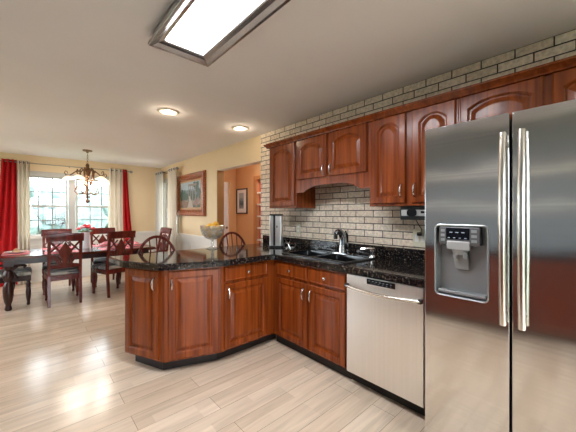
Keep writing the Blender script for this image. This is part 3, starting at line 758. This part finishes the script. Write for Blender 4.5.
MBh = thing('hall_fill_light', 'added round ceiling light, out of view, brightening the orange hall', 'ceiling light', (3.05, 4.4, CH))  # unseen lamp, added to brighten the hall
MB().lathe([(.13, 0), (.13, -.02), (.12, -.03)], n=24).build('trim_ring', 'cantrim', MBh, smooth=True)
MB().lathe([(.115, -.03), (.09, -.06), (.04, -.075), (.002, -.078)], n=24).build('glass', 'hall_fill_glass', MBh, smooth=True)

# chandelier
ch = thing('chandelier', 'bronze scroll chandelier with cream glass shades over the dining table', 'chandelier', (.79, 6.13, 0))
MB().lathe([(.002, CH-.001), (.075, CH-.001), (.07, CH-.02), (.02, CH-.03), (.012, CH-.05)], n=20).build('canopy', 'bronze', ch, smooth=True)
mb = MB()
for k in range(6):
    zc = 2.36-k*.027
    mb.tube([((.010*cos(a) if k % 2 else 0), (0 if k % 2 else .010*cos(a)), zc+.018*sin(a)) for a in [2*pi*j/12 for j in range(12)]], .003, 5, closed=True)
mb.build('chain', 'bronze', ch, smooth=True)
MB().lathe([(.004, 2.21), (.02, 2.20), (.03, 2.17), (.022, 2.14), (.04, 2.12), (.05, 2.06), (.03, 1.98), (.014, 1.88), (.012, 1.80), (.022, 1.74), (.012, 1.70), (.022, 1.66), (.010, 1.63)], n=14).build('column', 'bronze', ch, smooth=True)
for k in range(5):
    a = 2*pi*k/5+.35; ca, sa = cos(a), sin(a)
    q = lambda r, z: (r*ca, r*sa, z)
    arm = MB().tube([q(.03, 1.80), q(.07, 1.86), q(.10, 1.98), q(.11, 2.08), q(.085, 2.12), q(.06, 2.08)], [.012]*6, 6)
    arm.tube([q(.10, 2.06), q(.15, 2.07), q(.20, 2.03), q(.26, 1.98), q(.31, 1.99), q(.33, 2.03), q(.31, 2.06), q(.285, 2.04), q(.29, 2.015)], [.009, .010, .010, .010, .009, .008, .007, .006, .005], 6)
    ao = arm.build('arm', 'bronze', ch, smooth=True)
    c_ = (.275*ca, .275*sa, 0)
    MB().lathe([(.012, 1.975), (.030, 1.968), (.055, 1.952), (.078, 1.930), (.083, 1.918), (.079, 1.918), (.05, 1.940), (.02, 1.955)], c_, 16).build('shade', 'shade', ao, smooth=True)
    light('chandelier_bulb', 'POINT', (.275*ca, .275*sa, 1.895), (0, 0, 0), ARM_W, (1, .90, .80), shadow_soft_size=.03).parent = ch
    MB().tube([q(.015, 1.90), q(.08, 1.85), q(.17, 1.77), q(.185, 1.71), q(.145, 1.66), q(.085, 1.665), q(.05, 1.71)], [.009]*7, 6).build('lower_scroll', 'bronze', ch, smooth=True)
MB().lathe([(.006, 1.64), (.03, 1.62), (.012, 1.59), (.024, 1.56), (.03, 1.54), (.018, 1.515), (.002, 1.505)], n=14).build('finial', 'bronze', ch, smooth=True)

# ------------------------------------------------------------------ curtains
def curtain(name, label, p0, p1, q0, q1, z0, z1, m, folds, nrm, group=None, amp=.03):
    """p0-p1 along the rod at the top, q0-q1 at the hem; nrm points into the room"""
    p0, p1, q0, q1, nrm = map(Vector, (p0, p1, q0, q1, nrm))
    t = thing(name, label, 'curtain', (p0.x, p0.y, 0), 0, group); org = Vector((p0.x, p0.y))
    N = folds*10; ls = []
    for j in range(9):
        f = j/8; z = z1+(z0-z1)*f; g = f**1.3
        A, B = p0.lerp(q0, g), p1.lerp(q1, g)
        front, back = [], []
        for i in range(N+1):
            s_ = i/N; w2 = sin(s_*folds*2*pi)*amp*(1+.25*sin(3*f+i*.05))
            p = A.lerp(B, s_)+nrm*w2-org
            front.append((p.x, p.y, z)); pb = p-nrm*.004; back.append((pb.x, pb.y, z))
        ls.append(front+back[::-1])
    MB().loops(ls, True, True).build('panel', m, t, smooth=True)
    tg = (p1-p0).normalized()
    for k in range(folds):
        c_ = p0.lerp(p1, (k+.5)/folds)-org
        a = tg; mbx = MB()
        mbx.tube([(c_.x+nrm.x*.022*cos(u), c_.y+nrm.y*.022*cos(u), z1-.04+.022*sin(u)) for u in [2*pi*j/12 for j in range(12)]], .005, 5, closed=True)
        mbx.build('grommet', 'iron', t, smooth=True)
RZ = 2.27; CYY = BY-.13
curtain('curtain', 'red curtain at the left end of the dining window, beside a beige one', (-.34, CYY), (-.14, CYY), (-.52, CYY), (-.13, CYY), .02, RZ+.04, 'red_cloth', 3, (0, -1), 'red curtains')
curtain('curtain', 'beige curtain at the left of the dining window, right of the red one', (-.13, CYY), (.035, CYY), (-.12, CYY), (.05, CYY), .02, RZ+.04, 'beige_cloth', 3, (0, -1), 'beige curtains')
curtain('curtain', 'beige curtain at the right of the dining window, left of a red one', (1.32, CYY), (1.585, CYY), (1.29, CYY), (1.60, CYY), .02, RZ+.04, 'beige_cloth', 3, (0, -1), 'beige curtains')
curtain('curtain', 'narrow red curtain at the right end of the dining window', (1.59, CYY), (1.675, CYY), (1.61, CYY), (1.86, CYY), .02, RZ+.04, 'red_cloth', 2, (0, -1), 'red curtains')
CXX = WX-.14
curtain('curtain', 'beige curtain coloured paler for window light, in the corner left of the narrow side window', (CXX, 7.31), (CXX, 6.90), (CXX, 7.31), (CXX, 6.90), .02, RZ+.04, 'backlit_cloth', 3, (-1, 0), 'side window curtains', .025)
curtain('curtain', 'beige curtain right of the narrow side window, beside the framed painting', (CXX, 6.50), (CXX, 6.08), (CXX, 6.50), (CXX, 6.08), .02, RZ+.04, 'beige_cloth', 3, (-1, 0), 'side window curtains', .025)
def rod(label, a, b, wall_dir, ends):
    a, b = Vector(a), Vector(b); t = thing('curtain_rod', label, 'curtain rod', (a.x, a.y, 0)); L_ = b-a
    MB().tube([(0, 0, RZ), (L_.x, L_.y, RZ)], .0075, 8).build('rod', 'rod', t, smooth=True)
    u = L_.normalized()
    for p, s_ in ((Vector((0, 0)), -1), (L_, 1)):
        pts = [(p.x+u.x*s_*(.0+.10*k/10), p.y+u.y*s_*.10*k/10, RZ) for k in range(11)]
        MB().tube(pts, [.010, .012, .012, .016, .024, .030, .031, .028, .020, .012, .004], 10).build('finial', 'rod', t, smooth=True)
    for f in ends:
        p = L_*f
        MB().tube([(p.x, p.y, RZ), (p.x+wall_dir[0]*.128, p.y+wall_dir[1]*.128, RZ)], .008, 6).build('bracket', 'iron', t, smooth=True)
rod('long dark curtain rod over the dining window', (-.42, CYY), (1.70, CYY), (0, 1), (.04, .5, .96))
rod('short dark curtain rod over the narrow side window', (CXX, 6.06), (CXX, 7.24), (1.06, 0), (.42, .70))

# ------------------------------------------------------------------ pictures
def picture(name, label, y0, y1, z0, z1, x, fw, m_frame, depth):
    t = thing(name, label, 'picture', (x, y0, z0), R90)      # y0 is the far end = left in view
    w, h = y0-y1, z1-z0
    def R(i, y): return [(i, y, i), (w-i, y, i), (w-i, y, h-i), (i, y, h-i)]
    MB().loops([R(0, 0), R(0, -depth*.6), R(fw*.2, -depth), R(fw*.55, -depth*.75), R(fw*.8, -depth*.9), R(fw, -depth*.4), R(fw, -.004)]).build('frame', m_frame, t)
    return t, w, h
t, w, h = picture('painting', 'large framed garden painting in a carved red-brown frame on the cream wall', 6.29, 4.965, 1.275, 2.128, WX-.002, .13, 'picframe', .055)
MB().box(.12, w-.12, -.022, -.005, .12, h-.12).build('liner', 'picliner', t)
cv = MB().box(.19, w-.19, -.026, -.021, .17, h-.17).build('canvas', 'art', t)
mb = MB()
def flat(poly, m, name, y=-.0265):
    MB().loops([[(a, y, b) for a, b in poly], [(a, y+.001, b) for a, b in poly]], True, True).build(name, m, cv)
flat([(w*.40, .17), (w*.62, .17), (w*.56, .30), (w*.50, .40), (w*.46, .40), (w*.47, .28)], 'art_path', 'painted_path')
mbp = MB()
for k, (x_, z0, z1) in enumerate(((.46, .36, .60), (.52, .34, .61), (.60, .30, .63), (.70, .26, .65))):
    mbp.box(w*x_-.012, w*x_+.012, -.028, -.0262, z0, z1)
mbp.box(w*.44, w*.73, -.0275, -.0264, .60, .64); mbp.build('painted_pergola', 'art_pale', cv)
def blob(mb_, cx_, cz, r, n=14, y=-.0272):
    ring = [(cx_+r*(1+.25*sin(5*i+cx_*30))*cos(2*pi*i/n), y, cz+r*(1+.25*cos(4*i+cz*20))*sin(2*pi*i/n)) for i in range(n)]
    mb_.loops([ring, [(a, y+.0008, c_) for a, b, c_ in ring]], True, True)
for k, (a, b, r) in enumerate(((.74, .58, .10), (.81, .46, .08), (.17, .44, .06), (.30, .47, .055), (.50, .44, .045), (.66, .62, .06), (.25, .40, .08), (.22, .50, .05), (.36, .37, .05), (.60, .42, .05))):
    mbp = MB(); blob(mbp, w*a, b, r, y=-.0262-.0001*k); mbp.build('painted_tree', 'art_tree', cv)
for k, (a, b, r) in enumerate(((.27, .26, .07), (.37, .23, .05), (.72, .25, .08), (.79, .33, .05))):
    mbp = MB(); blob(mbp, w*a, b, r, y=-.0278-.0002*k); mbp.build('painted_flowers', 'art_flower', cv)
t, w, h = picture('framed_print', 'small black-framed print with a wide white mat on the orange hall wall', 5.76, 5.325, 1.315, 1.89, HX-.002, .03, 'black', .025)
MB().box(.028, w-.028, -.010, -.003, .028, h-.028).build('mat_board', 'matboard', t)
MB().box(.11, w-.14, -.012, -.0095, .12, h-.10).build('print', 'print', t)

# red shelves glimpsed through the hall's side doorway
sh = thing('shelf_unit', 'red shelf unit with white shelf edges beyond the hall doorway', 'shelves', (HX+.002, 4.985, 0), R90)
MB().box(0, .66, .07, .095, 0, 2.0).build('back_panel', 'redback', sh)
for k in range(8):
    MB().box(0.001, .659, .004, .069, .0+k*.25, .03+k*.25).build('shelf', 'white', sh)

# ------------------------------------------------------------------ glass bowl with lemons
bw = thing('fruit_bowl', 'cut-glass footed bowl of lemons on the peninsula worktop', 'bowl', (1.60, 3.075, .9205))
MB().lathe([(.0005, 0), (.068, 0), (.070, .006), (.045, .014), (.018, .028), (.013, .05), (.020, .065), (.013, .085), (.020, .100), (.002, .103)], n=20, cap=False).build('foot', 'crystal', bw, smooth=True)
n = 32
def brow(r, z, k): return [((r+k*(i % 2))*cos(2*pi*i/n), (r+k*(i % 2))*sin(2*pi*i/n), z) for i in range(n)]
MB().loops([brow(.022, .1035, 0), brow(.075, .125, .005), brow(.112, .165, .006), brow(.130, .215, .006), brow(.140, .268, .004), brow(.136, .270, .003), brow(.125, .217, 0), brow(.106, .170, 0), brow(.070, .134, 0), brow(.018, .116, 0)], True, True).build('bowl', 'crystal', bw)
def lemon_mesh():
    prof = [(r_*1.03, z_*1.02) for r_, z_ in [(.0006, -.047), (.006, -.044), (.010, -.039), (.022, -.032), (.031, -.018), (.034, 0), (.031, .018), (.022, .032), (.011, .039), (.007, .045), (.0006, .048)]]
    return prof
spots = [(-.045, -.045, .180, 'lowest of the lemons, at the front left of the bowl'), (.05, -.035, .180, 'low lemon at the front right inside the glass bowl'), (.0, .055, .180, 'low lemon at the back inside the glass bowl'),
         (-.085, -.02, .238, 'lemon leaning on the left rim of the bowl'), (.088, .015, .240, 'lemon leaning on the right rim of the bowl'), (-.03, -.078, .242, 'lemon in front at the rim of the bowl'),
         (.048, -.072, .244, 'lemon at the front right rim of the bowl'), (.01, .085, .240, 'lemon at the back rim of the bowl'), (-.022, .004, .262, 'lemon crowning the heap, left of its neighbour'), (.052, .02, .282, 'topmost lemon at the right of the heap')]
l0 = None
for i, (x_, y_, z_, lab) in enumerate(spots):
    lo_ = (1.60+x_, 3.075+y_, .9205+z_)
    if l0 is None:
        l0 = MB().lathe(lemon_mesh(), n=16, axis='x').build('lemon', 'lemon', smooth=True); o = l0
    else:
        o = l0.copy(); C.objects.link(o)
    o.location = lo_; o.rotation_euler = (0, random.uniform(-.3, .3), random.uniform(0, 3)); tag(o, lab, 'lemon', 'lemons in the glass bowl')

# ------------------------------------------------------------------ bar stools
def stool(label, x, y):
    t = thing('bar_stool', label, 'bar stool', (x, y, 0), pi, 'windsor bar stools at the peninsula')   # faces local +y
    SH = .62
    n_ = 20
    seat = [(.20*cos(2*pi*i/n_)*(1+.06*sin(2*pi*i/n_)), .19*sin(2*pi*i/n_)) for i in range(n_)]
    MB().prism(seat, SH-.035, SH, edge=.010).build('seat', 'cherry_red', t, smooth=True)
    pts = []
    for k in range(25):
        a = pi*k/24
        pts.append((.222*cos(a)*(1+.06*sin(a)), -.145-.085*sin(a)**.7, SH-.01+.465*sin(a)**.82))
    MB().tube(pts, .0155, 8).build('hoop', 'cherry_red', t, smooth=True)
    for k in range(5):
        f = (k-2)/2; xb = .105*f; xt = .15*f
        zt = SH-.01+.465*max(.0, (1-(xt/.235)**2))**.41-.006; yt = -.145-.085*max(0, (1-(xt/.235)**2))**.35
        MB().tube([(xb, -.15, SH-.004), ((xb+xt)/2, (-.15+yt)/2, (SH+zt)/2), (xt, yt, zt)], [.007, .0085, .006], 6).build('spindle', 'cherry_red', t, smooth=True)
    LG = []
    for sx in (-1, 1):
        for sy in (-1, 1):
            p0 = Vector((sx*.12, sy*.11, SH-.03)); p1 = Vector((sx*.195, sy*.18, 0))
            ks = [0, .1, .25, .4, .5, .55, .6, .8, .95, 1]; rs = [.014, .018, .021, .018, .013, .019, .014, .019, .013, .012]
            MB().tube([tuple(p0.lerp(p1, k)) for k in ks], rs, 8).build('leg', 'cherry_red', t, smooth=True)
            LG.append((p0, p1))
    for (i, j, k) in ((0, 2, .62), (1, 3, .62), (0, 1, .72), (2, 3, .72)):
        a, b = LG[i][0].lerp(LG[i][1], k), LG[j][0].lerp(LG[j][1], k)
        MB().tube([tuple(a), tuple(a.lerp(b, .5)), tuple(b)], [.008, .012, .008], 6).build('stretcher', 'cherry_red', t, smooth=True)
    return t
s1 = stool('hoop-back red wooden bar stool at the peninsula, left of the lemon bowl', 1.055, 3.09)
dup(s1, (2.0, 3.09, 0), pi, 'hoop-back red wooden bar stool at the peninsula, right of the lemon bowl')

# ------------------------------------------------------------------ dining table
TX0, TX1, TY0, TY1, TZ = -.34, 1.70, 5.38, 6.47, .735
tb = thing('dining_table', 'dark polished dining table with turned legs, laid for a meal', 'table', (.68, 5.925, 0))
MB().prism(rrect(TX0-.68, TX1-.68, TY0-5.925, TY1-5.925, .04), TZ-.035, TZ, edge=.008).build('top', 'table_top', tb)
ap = MB(); ax, ay = .90, .46
ap.box(-ax, ax, -ay, -ay+.025, TZ-.115, TZ-.035).box(-ax, ax, ay-.025, ay, TZ-.115, TZ-.035).box(-ax, -ax+.025, -ay, ay, TZ-.115, TZ-.035).box(ax-.025, ax, -ay, ay, TZ-.115, TZ-.035)
ap.build('apron', 'cherry_dark', tb)
tl = [(.030, 0), (.042, .02), (.034, .05), (.030, .08), (.044, .12), (.055, .20), (.058, .28), (.050, .35), (.034, .39), (.048, .42), (.062, .47), (.052, .52), (.036, .55), (.05, .57), (.05, .63)]
for sx in (-1, 1):
    for sy in (-1, 1):
        c_ = (sx*(ax-.03), sy*(ay-.03), 0)
        MB().lathe(tl, c_, 16).box(c_[0]-.05, c_[0]+.05, c_[1]-.05, c_[1]+.05, .60, TZ-.036).build('leg', 'cherry_dark', tb, smooth=True)

# dining chairs
def chair(label, arms, group, m='cherry_red', cushion='seat_cloth'):
    """faces local +y; rear posts at y=-.22"""
    t = thing('armchair' if arms else 'dining_chair', label, 'chair', (0, 0, 0), 0, group)
    W2 = .24 if arms else .182; SHH = .43
    fw = W2+.03
    MB().prism([(-W2-.01, -.215), (W2+.01, -.215), (fw+.01, .235), (-fw-.01, .235)], SHH-.075, SHH).build('seat_frame', m, t, bevel=.004)
    poly = [(-W2+.012, -.19), (W2-.012, -.19), (fw+.008, .242), (-fw-.008, .242)]
    PP = lambda d_, z: [(x, y, z) for x, y in offset(poly, d_)]
    MB().loops([PP(.004, SHH+.0005), PP(-.002, SHH+.018), PP(.008, SHH+.042), PP(.05, SHH+.058), PP(.12, SHH+.064)], True, True).build('cushion', cushion, t, smooth=True)
    def back_y(z): return -.22-.10*max(0, (z-.45)/.6)**1.3 - .05*max(0, (.42-z)/.42)
    for sx in (-1, 1):
        zs = [0, .15, .3, .43, .55, .7, .85, 1.0]
        hw = .019; ls = []
        for z in zs:
            y = back_y(z); h_ = hw*(1 if z > .05 else .85)
            ls.append([(sx*W2-h_, y-.017, z), (sx*W2+h_, y-.017, z), (sx*W2+h_, y+.017, z), (sx*W2-h_, y+.017, z)])
        MB().loops(ls, True, True).build('leg', m, t, bevel=.003)
        lg = [(.016, 0), (.022, .015), (.017, .04), (.020, .07), (.028, .12), (.032, .19), (.026, .24), (.018, .26), (.026, .28), (.030, .31), (.020, .335), (.026, .35), (.026, SHH-.072)]
        MB().lathe(lg, (sx*(fw-.022), .205, 0), 12).build('leg', m, t, smooth=True)
    # crest rail, slightly bowed and rolled
    prof_ = [(-.006, .93), (.016, .925), (.020, .98), (.008, 1.03), (-.016, 1.045), (-.022, 1.02), (-.010, .98)]
    ls = []
    for k in range(13):
        x = -W2-.035+(2*W2+.07)*k/12; bow = -.020*(1-(x/(W2+.035))**2)
        ls.append([(x, back_y(.98)+p+bow*.5, z-.004*abs(k-6)/6) for p, z in prof_])
    MB().loops(ls, True, True).build('top_rail', m, t, smooth=True)
    # splat: kite in the middle, crossing bars and fanned slats
    def sl(poly_, name_='splat', d_=.009):
        MB().loops([[(x, back_y(z)-d_, z) for x, z in poly_], [(x, back_y(z)+d_, z) for x, z in poly_]], True, True).build(name_, m, t)
    k_ = W2/.195
    sl([(0, .925), (.035*k_, .86), (.088*k_, .785), (.05*k_, .68), (.030*k_, .60), (-.030*k_, .60), (-.05*k_, .68), (-.088*k_, .785), (-.035*k_, .86)])
    for s_ in (-1, 1):
        def bar(a, b, w_=.013):
            A, B = Vector((a[0]*s_*k_, a[1])), Vector((b[0]*s_*k_, b[1])); q = (B-A).normalized(); nn = Vector((-q.y, q.x))*w_
            sl([tuple(A+nn), tuple(B+nn), tuple(B-nn), tuple(A-nn)], 'splat_bar', .007)
        bar((.182, .925), (.075, .79)); bar((.06, .90), (.182, .775), .011); bar((.16, .66), (.182, .76), .012); bar((.075, .60), (.155, .74), .014); bar((.045, .60), (.10, .735), .010)
    # curved shoe rail under the splat
    def rail(z0, z1, d_=.012):
        MB().loops([[(x, back_y(z)+y, z) for x, z in ((-W2+.018, z0), (W2-.018, z0), (W2-.018, z1), (.05, z1+.02), (-.05, z1+.02), (-W2+.018, z1))] for y in (-d_, d_)], True, True).build('back_rail', m, t)
    rail(.535, .585)
    if arms:
        for s_ in (-1, 1):
            MB().tube([(s_*W2, back_y(.62), .62), (s_*(W2+.03), -.10, .605), (s_*(W2+.045), .05, .595), (s_*(W2+.045), .14, .590), (s_*(W2+.045), .175, .572), (s_*(W2+.04), .16, .55)], [.016, .018, .02, .022, .022, .016], 8).build('armrest', m, t, smooth=True)
            MB().tube([(s_*(W2+.045), .10, .590), (s_*(W2+.04), .03, .52), (s_*(W2+.02), .09, SHH-.03)], [.016, .017, .018], 8).build('arm_support', m, t, smooth=True)
    return t
GC = 'carved dining chairs'
c1 = chair('carved red wooden dining chair, nearest left side of the table, back to the kitchen', False, GC)
c1.location = (.412, 5.53, 0)
dup(c1, (1.06, 5.56, 0), radians(15), 'carved red wooden dining chair, near side of the table, just left of the peninsula', GC)
dup(c1, (.40, 6.35, 0), pi, 'carved wooden dining chair across the table, in front of the left window', GC)
dup(c1, (1.10, 6.35, 0), pi, 'carved wooden dining chair across the table, behind the flower vase', GC)
a1 = chair('wooden armchair with pale seat at the left head of the dining table', True, 'dining armchairs', 'cherry_dark', 'pale_seat')
a1.location = (-.19, 5.90, 0); a1.rotation_euler = (0, 0, -pi/2)
a2 = chair('wooden armchair at the right head of the table, beyond the left bar stool', True, 'dining armchairs')
a2.location = (1.76, 5.93, 0); a2.rotation_euler = (0, 0, pi/2)

# table settings
def setting(i, x, y, rz, where, nap):
    q = MB().prism(rrect(-.21, .21, -.15, .15, .02), 0, .005, edge=.002).build('place_mat', 'mat_pink'); q.location = (x, y, TZ+.0005); q.rotation_euler = (0, 0, rz)
    tag(q, 'pink woven place mat '+where, 'place mat', 'place mats on the dining table')
    p = MB().lathe([(.001, .0), (.075, 0), (.085, .006), (.130, .020), (.132, .023), (.085, .012), (.001, .010)], n=28).build('plate', 'plate', smooth=True)
    p.location = (x, y, TZ+.0065); tag(p, 'white china plate '+where, 'plate', 'plates on the dining table')
    # folded napkin standing on the plate
    k = MB(); 
    k.loops([[(-.085, -.03, 0), (.085, -.03, 0), (.085, .03, 0), (-.085, .03, 0)], [(-.08, -.034, .012), (.08, -.034, .012), (.08, .034, .012), (-.08, .034, .012)], [(-.05, -.02, .035), (.055, -.022, .038), (.05, .02, .034), (-.055, .022, .036)], [(-.02, -.006, .052), (.02, -.008, .056), (.018, .006, .054), (-.02, .008, .050)]], True, True)
    o = k.build('napkin', nap, smooth=True); o.location = (x, y, TZ+.0185); o.rotation_euler = (0, 0, rz+.2)
    tag(o, 'folded napkin '+where, 'napkin', 'napkins on the plates')
setting(0, .40, 5.60, 0, 'laid at the near left chair of the table', 'napkin_pink')
setting(1, 1.10, 5.60, 0, 'laid at the near chair left of the peninsula', 'napkin_pink')
setting(2, .40, 6.25, 0, 'laid across the table at the far left chair', 'napkin_pink')
setting(3, 1.10, 6.25, 0, 'laid across the table at the far chair behind the vase', 'napkin_pink')
setting(4, -.12, 5.88, pi/2, 'laid at the left head of the table', 'napkin')
setting(5, 1.50, 5.92, pi/2, 'laid at the right head of the table', 'napkin_pink')
va = thing('vase', 'tall pale ceramic vase in the middle of the dining table', 'vase', (.74, 5.95, TZ+.0005))
MB().lathe([(.001, 0), (.060, 0), (.062, .01), (.055, .06), (.052, .16), (.058, .24), (.070, .28), (.066, .28), (.050, .23), (.045, .05), (.001, .02)], n=20).build('vase_body', 'vase', va, smooth=True)
bq = thing('flower_bouquet', 'bouquet of red and pale pink flowers in the table vase', 'flowers', (.74, 5.95, TZ+.05))
rnd = random.Random(4); mb = MB(); fl_ = []
for k in range(13):
    a = k*2.4; r = .028+.09*((k % 7)/6); p = (r*1.15*cos(a), r*1.15*sin(a), .275+.07*(1-r/.13)+rnd.uniform(-.01, .015)); fl_.append(p)
    mb.tube([(p[0]*.1, p[1]*.1, 0), (p[0]*.3, p[1]*.3, .17), p], .003, 5)
mb.build('stems', 'leafgreen', bq, smooth=True)
for k, p in enumerate(fl_):
    f = MB()
    for j in range(6): f.ball((p[0]+.016*cos(j*1.05), p[1]+.016*sin(j*1.05), p[2]), .018, 1, 1, .7, 7)
    f.ball((p[0], p[1], p[2]+.008), .018, n=7)
    f.build('flower', 'petal_red' if k % 5 in (0, 2, 3) else 'petal_pink', bq, smooth=True)
mb = MB()
for k in range(8):
    a = k*.8; mb.ball((.075*cos(a), .075*sin(a), .240), .035, 1, .6, .25, 7)
mb.build('leaves', 'leafgreen', bq, smooth=True)

# ------------------------------------------------------------------ cabinets on the wall opposite (seen mirrored in the steel)
for k, (y0, lab) in enumerate(((-2.2, 'first from the added patio door'), (-1.3, 'second from the added patio door'), (-.4, 'third from the added patio door'), (.5, 'fourth from the added patio door'), (1.4, 'fifth from the added patio door'))):
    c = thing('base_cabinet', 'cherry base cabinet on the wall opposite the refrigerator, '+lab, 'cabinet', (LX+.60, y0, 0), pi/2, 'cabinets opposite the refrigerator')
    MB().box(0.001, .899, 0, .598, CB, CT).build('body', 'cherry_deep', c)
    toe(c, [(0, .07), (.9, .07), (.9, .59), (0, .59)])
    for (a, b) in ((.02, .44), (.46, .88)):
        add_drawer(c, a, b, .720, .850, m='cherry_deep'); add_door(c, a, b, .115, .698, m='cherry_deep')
wt2 = MB().box(LX+.001, LX+.63, -2.2, 2.3, CT+.001, .92).build('worktop', 'granite', bevel=.006)
tag(wt2, 'black granite worktop on the wall opposite the refrigerator', 'worktop')

lg = MB().box(LX+.0005, LX+.12, -2.2, 2.3, 1.80, 1.88).build('streak_ledge', 'white', bevel=.004)  # made-up white strip, mirrored as a bright streak in the refrigerator
tag(lg, 'long white strip added high opposite the refrigerator to streak its steel', 'shelf')
lg = MB().box(LX+.0005, LX+.03, -2.2, 2.3, 1.40, 1.45).build('streak_rail', 'white', bevel=.004)  # second made-up strip, for the lower streak in the refrigerator
tag(lg, 'narrow white strip added opposite the refrigerator to streak its steel', 'rail')
